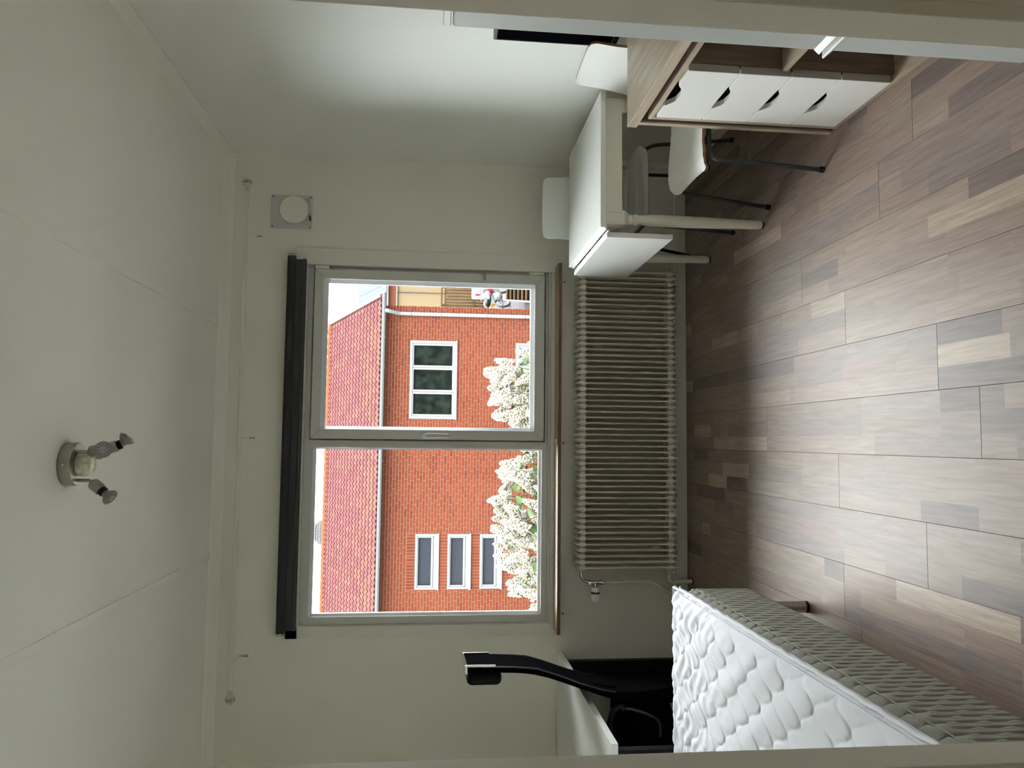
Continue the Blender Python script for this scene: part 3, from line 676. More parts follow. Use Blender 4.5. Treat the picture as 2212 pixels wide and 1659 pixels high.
# ------------------------------------------------------------------ bed
bd = thing('bed_base', (-1.16, -2.3, 0), 'grey quilted mattress bed on round steel legs along the left wall', 'bed')
BX0, BX1, BY0, BY1, BZ0, BZ1 = -1.735, -0.562, -3.315, -1.318, 0.205, 0.468
def ogee(a, b, p, Lw, amp=0.5):
    """a: coordinate across the stitch lines, b: along them. returns 0 at a seam .. 1 mid cell"""
    q = a / p; w = sin(2 * pi * b / Lw) * amp
    best = None
    k = math.floor(q)
    c = [(j + (w if j % 2 == 0 else -w)) for j in range(k - 1, k + 4)]
    lo = max([x for x in c if x <= q], default=q - 1); hi = min([x for x in c if x > q], default=q + 1)
    g = hi - lo
    if g < 1e-4: return 0.0, 0.0
    t = (q - lo) / g
    return sqrt(max(0, 4 * t * (1 - t))), g
# profile around the right side: from under to over the top edge (x outwards, z)
def side_prof(s):
    # s in 0..1 : bottom inner -> outer face -> rounded top -> top inner
    r = 0.045
    segs = [((-0.03, 0), (-0.006, 0.002)), ((-0.006, 0.002), (0, 0.012)), ((0, 0.012), (0, BZ1 - BZ0 - r))]
    H1 = BZ1 - BZ0 - r
    if s < 0.08: t = s / 0.08; return (-0.03 + 0.024 * t, 0.002 * t), (0, -1)
    if s < 0.12: t = (s - .08) / .04; return (-0.006 + .006 * t, .002 + .010 * t), (.7, -.7)
    if s < 0.70: t = (s - .12) / .58; return (0.0, .012 + (H1 - .012) * t), (1, 0)
    if s < 0.88: t = (s - .70) / .18 * pi / 2; return (-r + r * cos(t), H1 + r * sin(t)), (cos(t), sin(t))
    t = (s - .88) / .12; return (-r - 0.06 * t, H1 + r), (0, 1)
def grey_side(u, v):
    s = u; (dx, dz), (nx, nz) = side_prof(s)
    y = BY0 + (BY1 - BY0) * v
    # corner rounding towards the foot end
    zc = dz
    if s < 0.69:
        k = round(y / 0.031); dy = y - k * 0.031
        zz_ = dz / 0.068 + (0.5 if k % 2 else 0.0); fz_ = abs(zz_ - round(zz_)) * 0.068
        dash = max(0.0, 1 - (fz_ / 0.028) ** 2)
        dpt = 0.006 - 0.0048 * dash * math.exp(-(dy / 0.0055) ** 2) - 0.0012 * math.exp(-(dy / 0.004) ** 2) + 0.0012 * cos(pi * dy / 0.031)
        # stitched shoulder pillows fade into the dashes below them
        t = max(0.0, (s - 0.60) / 0.09); dpt = dpt * (1 - t) + t * 0.0085 * sqrt(abs(sin(pi * y / 0.062)))
    else:
        dpt = 0.0085 * sqrt(abs(sin(pi * y / 0.062)))
    if s < .1: dpt = 0
    if s > .74: dpt *= max(.45, 1 - (s - .74) * 5)
    # piped stitch line where the side meets the rounded shoulder
    if 0.685 < s < 0.705: dpt -= 0.003
    rc = 0.035; e = BY1 - y; inset = 0
    if e < rc: inset = rc - sqrt(max(0, rc * rc - (rc - e) ** 2))
    if s > .72: dpt *= .45
    return (BX1 + dx + nx * dpt - inset, y, BZ0 + dz + nz * dpt)
gm = MB(); gm.grid(grey_side, 64, 1240)
gso = gm.build('mattress_side', M_grey, bd, smooth=80, fix=False)
MB().tube([(BX1 + 0.0045, BY0 + .01, BZ0 + 0.216), (BX1 + 0.0045, BY1 - 0.03, BZ0 + 0.216), (BX1 - 0.004, BY1 - 0.012, BZ0 + 0.216), (BX1 - 0.035, BY1 - .001, BZ0 + 0.216)], 0.0018, 6).build('piping', mat('piping_grey', (0.30, 0.295, 0.26), 0.9), bd, smooth=60)
def foot_end(u, v):
    x = BX0 + (BX1 - 0.035 - BX0) * v; (dx, dz), (nx, nz) = side_prof(u)
    return (x, BY1 + dx + nx * .003, BZ0 + dz + nz * .003)
MB().grid(foot_end, 30, 60).build('mattress_end', M_grey, bd, smooth=80, fix=False)
B(BX0, BX1 - 0.012, BY0, BY1 - 0.012, BZ0 + 0.004, BZ1 - 0.008).build('mattress_core', M_grey, bd, bevel=0.03)
for x, y in ((-0.619, -1.39), (-1.68, -1.39), (-0.619, -3.24), (-1.68, -3.24), (-1.15, -2.3)):
    lg = MB().cyl((x, y, 0.210), (x, y, 0.008), 0.0215, 24).build('leg', M_steel, bd, smooth=40)
    MB().cyl((x, y, 0.010), (x, y, 0.0002), 0.0222, 20).build('foot_cap', M_rubber, lg)

# quilted topper: lies on the bed
tpz = 0.512
TXa, TXb, TYa, TYb = -1.725, -0.556, -3.312, -1.322
def topper(u, v):
    x = TXa + (TXb - TXa) * u; y = TYa + (TYb - TYa) * v
    h, g = ogee(y + 0.010 * sin(9 * x + 2) + 0.006 * sin(23 * x), x + 0.008 * sin(7 * y), 0.080, 0.118, 0.46)
    d = 0.0090 * min(1, min(TXb - x, TYb - y) / 0.035) * (h ** 0.38) * (0.35 + 0.65 * min(1.0, g / 1.4))
    # pulled, gathered wrinkles that run across the foot half
    wr = 0.0022 * sin(95 * y + 14 * sin(4 * x) + 5 * sin(31 * x)) * max(0, 1 - abs(y + 1.52) / 0.45) * h
    wr += 0.0016 * sin(60 * (x + .5 * y) + 3 * sin(9 * y)) * h * max(0, 1 - (TYb - y) / 1.2)
    wr += 0.0012 * sin(37 * x + 21 * y) * h
    z = tpz + d + wr * 1.25
    ed = TXb - x; ey = TYb - y
    drop = 0
    for e, r in ((ed, 0.05), (ey, 0.06)):
        if e < r: t = (r - e) / r; drop += 0.030 * t * t
    z -= drop
    # corner by the radiator pulls up into a fold
    cd = math.hypot(ed, ey); z += 0.016 * math.exp(-(cd / 0.05) ** 2)
    return (x, y, z)
tob = thing('mattress_topper', (-1.16, -2.3, tpz), 'white quilted mattress topper spread over the bed', 'topper')
tm = MB(); tm.grid(topper, 260, 520); tm.build('quilted_top', M_topper, tob, smooth=80, fix=False)
# border band round the edge
def band(u, v):
    # u around section, v along the right edge then the foot edge
    L1 = TYb - TYa; L2 = TXb - TXa; s = v * (L1 + L2)
    if s < L1: y = TYa + s; px, py, nx, ny = TXb, y, 1, 0
    else: px, py, nx, ny = TXb - (s - L1), TYb, 0, 1
    a = -pi / 2 + u * pi
    wob = 0.0018 * sin(s * 70) + 0.0012 * sin(s * 41 + 1)
    o = 0.007 * cos(a) + wob * 0.6
    z = 0.486 + 0.0085 * sin(a) + 0.0015 * sin(s * 13)
    cd = abs(s - L1); z += 0.010 * math.exp(-(cd / 0.06) ** 2)
    return (px + nx * o, py + ny * o, z)
MB().grid(band, 8, 520).build('edge_binding', M_topper, tob, smooth=80, fix=False)
def skirt(u, v):
    L1 = TYb - TYa; L2 = TXb - TXa; s = v * (L1 + L2)
    if s < L1: px, py, nx, ny = TXb, TYa + s, 1, 0
    else: px, py, nx, ny = TXb - (s - L1), TYb, 0, 1
    z0 = 0.479; xx, yy, zt = topper(1.0 if s < L1 else 1 - (s - L1) / L2, s / L1 if s < L1 else 1.0)
    o = 0.006 * sin(pi * u) + 0.001 * sin(s * 80) * u
    return (px + nx * o, py + ny * o, z0 + (zt - z0) * u)
MB().grid(skirt, 6, 520).build('side_band', M_topper, tob, smooth=80, fix=False)
B(TXa + .01, TXb - .01, TYa + .01, TYb - .01, 0.480, 0.500).build('filling', M_topper, tob)

# ------------------------------------------------------------------ desk
dk = thing('desk', (-1.44, -0.65, 0), 'white desk with black legs along the left wall by the window', 'desk')
B(-1.748, -1.142, -1.288, -0.012, 0.708, 0.734).build('desk_top', M_white, dk, bevel=0.001)
for x in (-1.72, -1.195):
    for y in (-1.25, -0.075): B(x - (0.10 if x > -1.5 and y > -1 else 0.02), x + 0.02, y - 0.02, y + 0.02, 0.0005, 0.708).build('leg', M_black, dk, bevel=0.002)
B(-1.70, -1.215, -0.088, -0.062, 0.67, 0.708).build('frame_rail', M_black, dk)
B(-1.70, -1.215, -1.263, -1.237, 0.67, 0.708).build('frame_rail', M_black, dk)

# ------------------------------------------------------------------ office chair
oc = thing('office_chair', (0, 0, 0), 'black high-back office chair with headrest between bed and desk', 'chair')
# profile in chair space: +X = rear. (x, z) of rear face and front face
rear = [(-0.008, 1.268), (-0.010, 1.20), (-0.012, 1.124), (-0.016, 1.03), (-0.022, 0.958), (-0.050, 0.867), (-0.083, 0.775), (-0.108, 0.69), (-0.120, 0.62), (-0.126, 0.54), (-0.100, 0.31)]
front = [(-0.036, 1.268), (-0.036, 1.20), (-0.037, 1.10), (-0.040, 1.03), (-0.047, 0.958), (-0.074, 0.867), (-0.098, 0.797), (-0.121, 0.727), (-0.150, 0.64), (-0.170, 0.55), (-0.170, 0.31)]
HWB = lambda z: 0.205 if z > 1.0 else 0.205 + 0.03 * min(1, (1.0 - z) / 0.35)
def backshape(inset, xa, xb, name, m, par, z0, z1, hw_in=0.0):
    mb = MB(); N = 60; rows = []
    def interp(P, z):
        for a, b in zip(P[:-1], P[1:]):
            if b[1] <= z <= a[1]: t = (z - b[1]) / (a[1] - b[1]); return b[0] + (a[0] - b[0]) * t
        return P[0][0] if z > P[0][1] else P[-1][0]
    lin = interp
    def interp(P, z):      # smooth the traced profile
        return sum(lin(P, min(P[0][1], max(P[-1][1], z + q * 0.02))) for q in range(-3, 4)) / 7
    for i in range(N + 1):
        z = z1 + (z0 - z1) * i / N; fr_, rr_ = interp(front, z), interp(rear, z)
        a = fr_ + (rr_ - fr_) * xa; b = fr_ + (rr_ - fr_) * xb; w = HWB(z) - hw_in
        rows.append([(a, -w, z), (b, -w + .004, z), (b, w - .004, z), (a, w, z)])
    vs = [p for r in rows for p in r]; fs = []
    for i in range(N):
        for k in range(4): j = (k + 1) % 4; fs.append((i * 4 + k, i * 4 + j, (i + 1) * 4 + j, (i + 1) * 4 + k))
    fs += [(0, 1, 2, 3), (N * 4 + 3, N * 4 + 2, N * 4 + 1, N * 4)]
    mb.add(vs, fs); return mb.build(name, m, par, smooth=50, bevel=0.004)
bs = backshape(0, 0.0, 1.0, 'backrest', M_blackf, oc, 0.31, 1.262)
# steel rim over the top and down the rear edge
def rimpath(P, w): return [(x, w, z) for x, z in P]
MB().prism([(-0.040, 1.262), (-0.004, 1.262), (-0.004, 1.274), (-0.034, 1.276), (-0.040, 1.270)], 'Y', -0.208, 0.208).build('steel_cap', M_chrome, oc, bevel=0.003)
for s in (-1, 1):
    MB().box(-0.012, -0.002, s * 0.208, s * 0.200, 1.140, 1.268).build('steel_corner', M_chrome, oc, bevel=0.002)
    MB().tube([(x - .001, s * (HWB(z) - .002), z) for x, z in rear[1:9]], 0.0035, 6).build('rear_rim', M_gun, oc, smooth=60)
hr = MB(); hr.box(-0.098, -0.036, -0.150, 0.150, 1.108, 1.262); hr.build('headrest', mat('black_leather', (0.004, 0.004, 0.005), 0.55, spec=0.15), oc, bevel=0.024, seg=4)
MB().prism([(-0.118, 0.73), (-0.094, 0.74), (-0.112, 0.60), (-0.124, 0.585)], 'Y', -0.14, 0.14).build('lumbar_plate', M_blackf, oc, bevel=0.008)
st = MB()
def seatf(u, v):
    a = 2 * pi * v; x = -0.385 + 0.245 * cos(a) * (1 + .0 * u); c, s_ = cos(a), sin(a)
    e = 4.0; rx = 0.245 * abs(c) ** (2 / e) * (1 if c > 0 else -1); ry = 0.245 * abs(s_) ** (2 / e) * (1 if s_ > 0 else -1)
    prof_ = [(0.0, 0.538), (0.6, 0.545), (0.9, 0.545), (0.98, 0.53), (1.0, 0.50), (0.99, 0.38), (0.9, 0.362), (0.0, 0.36)]
    k = u * (len(prof_) - 1); i = min(int(k), len(prof_) - 2); t = k - i
    rr = prof_[i][0] + (prof_[i + 1][0] - prof_[i][0]) * t; z = prof_[i][1] + (prof_[i + 1][1] - prof_[i][1]) * t
    return (-0.385 + rx * rr, ry * rr, z)
st.grid(seatf, 21, 48); st.build('seat', M_blackf, oc, smooth=60)
B(-0.56, -0.22, -0.14, 0.14, 0.33, 0.362).build('seat_mechanism', M_black, oc, bevel=0.01)
MB().cyl((-0.385, 0, 0.335), (-0.385, 0, 0.14), 0.022, 16).build('gas_column', M_black, oc, smooth=40)
for k in range(5):
    a = 2 * pi * k / 5 + 0.3; e = Vector((-0.385 + 0.30 * cos(a), 0.30 * sin(a), 0.075))
    l = MB().tube([(-0.385, 0, 0.13), tuple((Vector((-0.385, 0, 0.11)) + e) / 2), tuple(e)], [0.026, 0.022, 0.015], 10).build('base_spoke', M_black, oc, smooth=50)
    w = MB(); w.cyl(e + Vector((0, -.022, -.045)), e + Vector((0, -.004, -.045)), 0.0295, 18); w.cyl(e + Vector((0, .004, -.045)), e + Vector((0, .022, -.045)), 0.0295, 18); w.cyl(e, e + Vector((0, 0, -.045)), 0.006, 8)
    w.build('castor', M_black, l, smooth=40)
for s in (-1, 1):
    y = s * 0.255
    MB().tube([(-0.135, s * .225, 0.60), (-0.150, y, 0.655), (-0.20, y, 0.672), (-0.34, y, 0.664), (-0.395, y, 0.645), (-0.412, y, 0.615), (-0.400, y, 0.585)] if s > 0 else
              [(-0.30, y, 0.660), (-0.24, y, 0.655), (-0.196, y, 0.640), (-0.180, y, 0.618), (-0.178, y, 0.604), (-0.190, y, 0.596)], 0.015, 12).build('arm_pad', M_black, oc, smooth=60)
    MB().tube([(-0.183, y, 0.606), (-0.187, y, 0.560), (-0.203, y, 0.505), (-0.222, y, 0.462), (-0.238, y, 0.442), (-0.262, y, 0.434), (-0.32, y * .9, 0.432)], 0.0075, 10).build('arm_loop', M_gun, oc, smooth=60)
oc.location = (-0.995, -0.638, 0); oc.rotation_euler = (0, 0, radians(8))

# ================================================================== OUTSIDE
GZ = -2.35
INDOOR = set(m.name for m in bpy.data.materials)
BEFORE = set(o.name for o in bpy.data.objects)
M_asph = mat('asphalt', (0.11, 0.11, 0.115), 0.9, col2=(0.085, 0.085, 0.09), vscale=3)
gr = tag(B(-30, 40, 0.6, 90, GZ - 0.1, GZ).build('yard_ground', mat('yard_paving', (0.0255, 0.0244, 0.0255), 0.9, col2=(0.0270, 0.0264, 0.0270), vscale=.8)), kind='structure')

bh = thing('brick_building', (0, 0, 0), 'red brick building with a red tiled roof seen through the window', 'building')
BXa, BXb = -8.0, 3.455
EZ = 2.76      # eave
RY = 4.25; RZ = 4.64
wall = MB(); 
WINS = [  # x0,x1,z0,z1 openings
    (0.530, 2.560, 0.890, 2.085), (1.2, 2.55, -1.9, -0.66),
    (-3.755, -2.370, 1.278, 1.860), (-3.750, -2.375, 0.470, 1.046), (-3.745, -2.380, -0.322, 0.228)]
# mortar wall with real openings
xs = sorted({BXa, BXb} | {w[0] for w in WINS} | {w[1] for w in WINS}); zs = sorted({GZ, EZ} | {w[2] for w in WINS} | {w[3] for w in WINS})
for xa, xb in zip(xs[:-1], xs[1:]):
    for za, zb in zip(zs[:-1], zs[1:]):
        cx_, cz_ = (xa + xb) / 2, (za + zb) / 2
        if any(w[0] < cx_ < w[1] and w[2] < cz_ < w[3] for w in WINS): continue
        wall.box(xa, xb, 0.0, 0.25, za, zb)
wall.box(BXb - .25, BXb, 0.25, 8.5, GZ, EZ); wall.box(BXa, BXa + .25, 0.25, 8.5, GZ, EZ); wall.box(BXa, BXb, 8.25, 8.5, GZ, EZ)
wall.prism([(0.0, EZ), (8.5, EZ), (RY, RZ - .12)], 'X', BXb - 0.25, BXb)
wall.build('outer_wall', M_mortar, bh)
B(BXa + .25, BXb - .25, 3.0, 3.1, GZ, EZ).build('inner_wall', mat('dim_interior', (0.05, 0.05, 0.052), 0.9), bh)
B(BXa + .25, BXb - .25, 0.25, 3.1, -0.55, -0.45).build('inner_floor', mat('dim_interior_floor', (0.05, 0.045, 0.04), 0.8), bh)
rb_ = random.Random(5)
CP, LP = 0.0757, 0.2425
bricks = []          # (x0,x1,z0,z1,tone,solid)
def btone():
    k = rb_.random(); base = (0.0575, 0.0138, 0.0074) if k < .62 else (0.0535, 0.0120, 0.0067) if k < .92 else (0.0475, 0.0110, 0.0073)
    j = rb_.uniform(0.95, 1.06); return tuple(c * j for c in base)
SOLD = [(-3.755, -2.370, 1.860, 2.083), (-3.755, -2.370, 1.046, 1.278), (-3.755, -2.370, 0.228, 0.470), (-3.755, -2.370, -.56, -.322)]
z = GZ - 0.031; row = 0
while z < EZ - 0.02:
    z0, z1 = z + 0.0055, z + CP - 0.0055; zc = (z0 + z1) / 2
    x = -5.4 + (0 if row % 2 else -LP / 2) + (0.03 if row % 4 > 1 else 0)
    while x < BXb:
        iv = [(max(x + 0.0055, BXa), min(x + LP - 0.0055, BXb))]
        for w in WINS + SOLD:
            if w[2] - 0.01 < zc < w[3] + 0.01:
                nv = []
                for a, b in iv:
                    if b <= w[0] or a >= w[1]: nv.append((a, b)); continue
                    if a < w[0]: nv.append((a, w[0] - .004))
                    if b > w[1]: nv.append((w[1] + .004, b))
                iv = nv
        for a, b in iv:
            if b - a > 0.02: bricks.append((a, b, z0, z1, btone()))
        x += LP
    z += CP; row += 1
for (a, b, c, d) in SOLD:
    n = round((b - a) / CP); w = (b - a) / n
    for k in range(n): bricks.append((a + k * w + .0055, a + (k + 1) * w - .0055, c + .006, d - .006, btone()))
# the 300 that show largest (left-hand, nearest end of the facade and in view) as bricks of their own
def inview(b): return -4.3 < b[0] and -1.1 < b[2]
order = sorted([i for i, b in enumerate(bricks) if inview(b) and b[1] - b[0] > 0.2 or (inview(b) and b[3] - b[2] > .2)], key=lambda i: bricks[i][0])
single = set(order[:300])
rest = MB()
def brick_mb(mb, b, tone, ox=0, oz=0):
    a, c, d, e = b[0] - ox, b[1] - ox, b[2] - oz, b[3] - oz; y = -0.007; k = .003
    vs = [(a, 0.01, d), (c, 0.01, d), (c, 0.01, e), (a, 0.01, e), (a + k, y, d + k), (c - k, y, d + k), (c - k, y, e - k), (a + k, y, e - k)]
    mb.add(vs, [(4, 5, 6, 7), (0, 1, 5, 4), (1, 2, 6, 5), (2, 3, 7, 6), (3, 0, 4, 7)], tone)
cache = {}
for i, b in enumerate(bricks):
    if i in single:
        key = (round(b[1] - b[0], 2), round(b[3] - b[2], 2), rb_.randrange(5))
        if key not in cache:
            m = MB(); brick_mb(m, (0, b[1] - b[0], 0, b[3] - b[2]), btone()); cache[key] = m.mesh('brick', M_brick, fix=False)
        inst('brick', cache[key], bh, (b[0], 0, b[2]))
    else: brick_mb(rest, b, b[4])
ro = rest.build('brick', M_brick, bh, fix=False); ro['kind'] = 'stuff'
# windows of the brick building
M_wfr = mat('white_window_paint', (0.088, 0.090, 0.091), 0.5); M_wgl = mat('painted_reflection_glass', (0.0060, 0.0078, 0.0068), 0.3, col2=(0.0015, 0.0025, 0.0018), vscale=4.5); M_wgl2 = mat('blue_grey_blind_glass', (0.0122, 0.0133, 0.0166), 0.25, col2=(0.0126, 0.0135, 0.0174), vscale=40)  # M_wgl: dark mottled colour imitates trees reflected in the panes
M_wgl3 = mat('pale_window_glass', (0.0355, 0.0422, 0.0444), 0.2)
def bwin(x0, x1, z0, z1, div, gm, fw=0.07, low=0.0, e=0.055):
    f = MB(); ring(f, x0 + .004, x1 - .004, z0 + .004, z1 - .004, x0 + fw, x1 - fw, z0 + fw, z1 - fw, -0.012, 0.12)
    if low: f.prism([(-0.05, z0 + .01), (0.05, z0 + low), (0.10, z0 + low), (0.10, z0)], 'X', x0 + .004, x1 - .004)
    w = (x1 - x0 - 2 * fw) / div
    o = f.build('facade_window', M_wfr, bh)
    for k in range(div):
        a = x0 + fw + k * w; b = a + w; zb_ = z0 + max(fw, low)
        s = MB(); ring(s, a + .004, b - .004, zb_ - .02, z1 - fw - .004, a + e, b - e, zb_ + e * .6, z1 - fw - e * .6, 0.005, 0.09)
        s.build('casement', M_wfr, o)
        B(a + e - .01, b - e + .01, 0.06, 0.066, zb_ + .02, z1 - fw - .02).build('pane', gm, o)
    B(x0 - .02, x1 + .02, -0.045, 0.02, z0 - 0.02, z0 + 0.012).build('ledge', M_wfr, o)
    return o
w1 = bwin(*WINS[0], 3, M_wgl); bwin(*WINS[1], 3, M_wgl3)
for w in WINS[2:]: bwin(*w, 1, M_wgl2, 0.055, 0.15, 0.045)
# scrap of paper lying behind the glass and dropping marks
# roof
SL = math.hypot(RY + 0.30, RZ - EZ); ang = math.atan2(RZ - EZ, RY + 0.30); Y0R = -0.30; Z0R = EZ + 0.035
def rp(x, s, h): return (x, Y0R + s * cos(ang) - h * sin(ang), Z0R + s * sin(ang) + h * cos(ang))
XRv = 3.66
dk_ = MB(); q = [rp(BXa - .2, 0.02, -0.05), rp(XRv - .03, 0.02, -0.05), rp(XRv - .03, SL, -0.05), rp(BXa - .2, SL, -0.05)]
q2 = [rp(BXa - .2, 0.02, -0.01), rp(XRv - .03, 0.02, -0.01), rp(XRv - .03, SL, -0.01), rp(BXa - .2, SL, -0.01)]
dk_.add(q + q2, [(0, 1, 2, 3), (4, 5, 6, 7), (0, 1, 5, 4), (1, 2, 6, 5), (2, 3, 7, 6), (3, 0, 4, 7)])
dk_.build('roof_deck', mat('roof_deck_dark', (0.045, 0.03, 0.028), 0.9), bh)
bk_ = MB(); bk_.add([(BXa - .2, 2 * RY + .3 - 0, EZ), (XRv - .03, 2 * RY + .3, EZ), (XRv - .03, RY, RZ + .02), (BXa - .2, RY, RZ + .02), (BXa - .2, 2 * RY + .3, EZ - .05), (XRv - .03, 2 * RY + .3, EZ - .05), (XRv - .03, RY, RZ - .03), (BXa - .2, RY, RZ - .03)], [(0, 1, 2, 3), (4, 5, 6, 7), (0, 1, 5, 4), (1, 2, 6, 5), (2, 3, 7, 6), (3, 0, 4, 7)]); bk_.build('rear_roof_slope', mat('rear_roof_red', (0.0444, 0.0155, 0.0111), 0.8), bh)
TW = 0.1425; NR = 17; TL = SL / NR
def tile_mb(mb, ox, os_, tone, local=False):
    L = TL * 1.12; pts = []
    wav = [(0, .010), (.12, .020), (.30, .034), (.45, .038), (.60, .030), (.75, .014), (.88, .006), (1.0, .010)]
    vs = []; n = len(wav)
    for (a, h) in wav: vs.append((ox + a * TW, os_, h + 0.022))
    for (a, h) in wav: vs.append((ox + a * TW, os_ + L, h + 0.000))
    for (a, h) in wav: vs.append((ox + a * TW, os_ + .004, h - 0.002))
    P = [(v[0], v[1] * cos(ang) - v[2] * sin(ang), v[1] * sin(ang) + v[2] * cos(ang)) for v in vs]
    if not local: P = [(p[0], p[1] + Y0R, p[2] + Z0R) for p in P]
    fs = [(i, i + 1, n + i + 1, n + i) for i in range(n - 1)] + [(2 * n + i, 2 * n + i + 1, i + 1, i) for i in range(n - 1)]
    mb.add(P, fs, tone)
def ttone():
    j = rb_.uniform(.9, 1.08); b = (0.0400, 0.0160, 0.0165) if rb_.random() < .8 else (0.0430, 0.0200, 0.0165); return tuple(c * j for c in b)
tiles = [(c, r) for r in range(NR) for c in range(int((XRv - .05 + 6.6) / TW))]
tm_ = []
for k in range(4):
    m = MB(); tile_mb(m, 0, 0, ttone(), True); tm_.append(m.mesh('roof_tile', M_tile, smooth=50, fix=False))
cand = sorted([t for t in tiles if -4.4 < XRv - .05 - (t[0] + 1) * TW], key=lambda t: (t[1], -t[0]))[:300]; cs_ = set(cand)
rest = MB()
for (c, r) in tiles:
    ox = XRv - .05 - (c + 1) * TW; s_ = r * TL
    if (c, r) in cs_:
        inst('roof_tile', tm_[rb_.randrange(4)], bh, (ox, Y0R + s_ * cos(ang), Z0R + s_ * sin(ang)))
    else: tile_mb(rest, ox, s_, ttone())
ro = rest.build('roof_tile', M_tile, bh, smooth=50, fix=False); ro['kind'] = 'stuff'
M_ridge = mat('ridge_clay', (0.082, 0.0215, 0.0105), 0.7, var=0.15, vscale=2)
rc = MB()
def rcap(L):
    m = MB(); n = 8; vs = []
    for x, rr in ((0, .105), (L, .118), (L + .002, .10)):
        for k in range(n + 1):
            a = pi * k / n; vs.append((-x, rr * cos(a), rr * sin(a) * .95))
    fs = [(i * (n + 1) + k, i * (n + 1) + k + 1, (i + 1) * (n + 1) + k + 1, (i + 1) * (n + 1) + k) for i in range(2) for k in range(n)]
    return m.add(vs, fs).mesh('ridge_tile', M_ridge, smooth=50)
rcm = rcap(0.345); x = XRv
while x > -6.2: inst('ridge_tile', rcm, bh, (x, RY, RZ + 0.03)); x -= 0.322
# verge capping on the right gable
M_verge = mat('verge_metal', (0.0755, 0.0333, 0.0333), 0.5)
vg = MB(); a = [rp(XRv - .06, -0.02, 0.075), rp(XRv + .02, -0.02, 0.075), rp(XRv + .02, -0.02, -0.09), rp(XRv - .0, -0.02, -0.09)]; b = [rp(XRv - .06, SL, 0.075), rp(XRv + .02, SL, 0.075), rp(XRv + .02, SL, -0.09), rp(XRv - .0, SL, -0.09)]
vg.add(a + b, [(0, 1, 5, 4), (1, 2, 6, 5), (2, 3, 7, 6), (3, 0, 4, 7), (0, 1, 2, 3), (4, 5, 6, 7)]); vg.build('verge_cap', M_verge, bh)
# gutter and downpipe
M_gut = mat('gutter_grey_white', (0.0599, 0.0611, 0.0599), 0.35)
gt = MB(); n = 8; pr = [(-0.345 - 0.062 * cos(pi * k / n) , EZ + 0.022 - 0.075 * sin(pi * k / n)) for k in range(n + 1)] + [(-0.345 + 0.056 , EZ + 0.030), (-0.345 + 0.050, EZ + .02)] + [(-0.345 - 0.056 * cos(pi * (n - k) / n), EZ + 0.022 - 0.068 * sin(pi * k / n)) for k in range(0, n + 1)]
gt.prism([(-0.41, EZ + .04), (-0.41, EZ - .02), (-0.385, EZ - .055), (-0.33, EZ - .06), (-0.29, EZ - .04), (-0.28, EZ + .03), (-0.292, EZ + .03), (-0.30, EZ - .03), (-0.335, EZ - .048), (-0.375, EZ - .042), (-0.398, EZ - .015), (-0.398, EZ + .04)], 'X', BXa - .2, XRv + 0.02)
gt.build('gutter', M_gut, bh, smooth=30)
B(BXa - .2, XRv - .05, -0.27, 0.0, EZ - .035, EZ - .02).build('soffit', mat('soffit_dark', (0.06, 0.045, 0.045), 0.8), bh)
x = XRv - .3
while x > -5.5:
    MB().box(x - .012, x + .012, -0.414, -0.28, EZ - .064, EZ - .058).build('gutter_clip', M_gut, bh); x -= 0.78
MB().lathe((XRv + .02, -0.345, EZ - 0.0), (1, 0, 0), [(0, .066), (0.03, .06), (0.05, .03)], 14).build('gutter_end', M_gut, bh, smooth=40)
dpx = 3.235
MB().tube([(dpx + .02, -0.345, EZ - .03), (dpx + .02, -0.345, EZ - .11), (dpx + .01, -0.32, EZ - .16), (dpx, -0.12, EZ - .36), (dpx, -0.085, EZ - .42), (dpx, -0.08, EZ - .6), (dpx, -0.08, GZ + .05)], [.06, .052, .045, .045, .046, .046, .046], 14).build('downpipe', mat('downpipe_white', (0.092, 0.096, 0.098), 0.35), bh, smooth=50)
for z in (2.05, 1.28, 0.1, -0.9): MB().cyl((dpx, -0.08, z), (dpx, -0.08, z + 0.03), 0.048, 14).build('pipe_clamp', M_gut, bh, smooth=40)
bh.location = (0, 15.4, 0); bh.rotation_euler = (0, 0, 0.02)

# domed cowl behind the ridge
cw = thing('roof_cowl', (-3.0, 21.4, 4.3), 'grey domed cowl with pale holes behind the roof ridge', 'cowl')
M_cowl = mat('cowl_grey', (0.030, 0.029, 0.031), 0.5)
MB().lathe((-3.05, 21.4, 4.42), (0, 0, 1), [(0, .44), (0.55, .43), (0.72, .36), (0.86, .25), (0.95, .15), (1.10, .13), (1.6, .13)], 26).build('dome', M_cowl, cw, smooth=40)
hl = MB()
for i in range(4):
    for k in range(9):
        a = -pi / 2 + (k - 3.5 + (.5 if i % 2 else 0)) * .2 - .1; hl.sphere((-3.05 + .40 * (1 - i * .04) * cos(a), 21.4 + .40 * (1 - i * .04) * sin(a), 4.97 + i * .075), .030, 6, 5)
hl.build('hole_dots', mat('pale_dot', (0.0755, 0.0755, 0.0755), 0.6), cw)

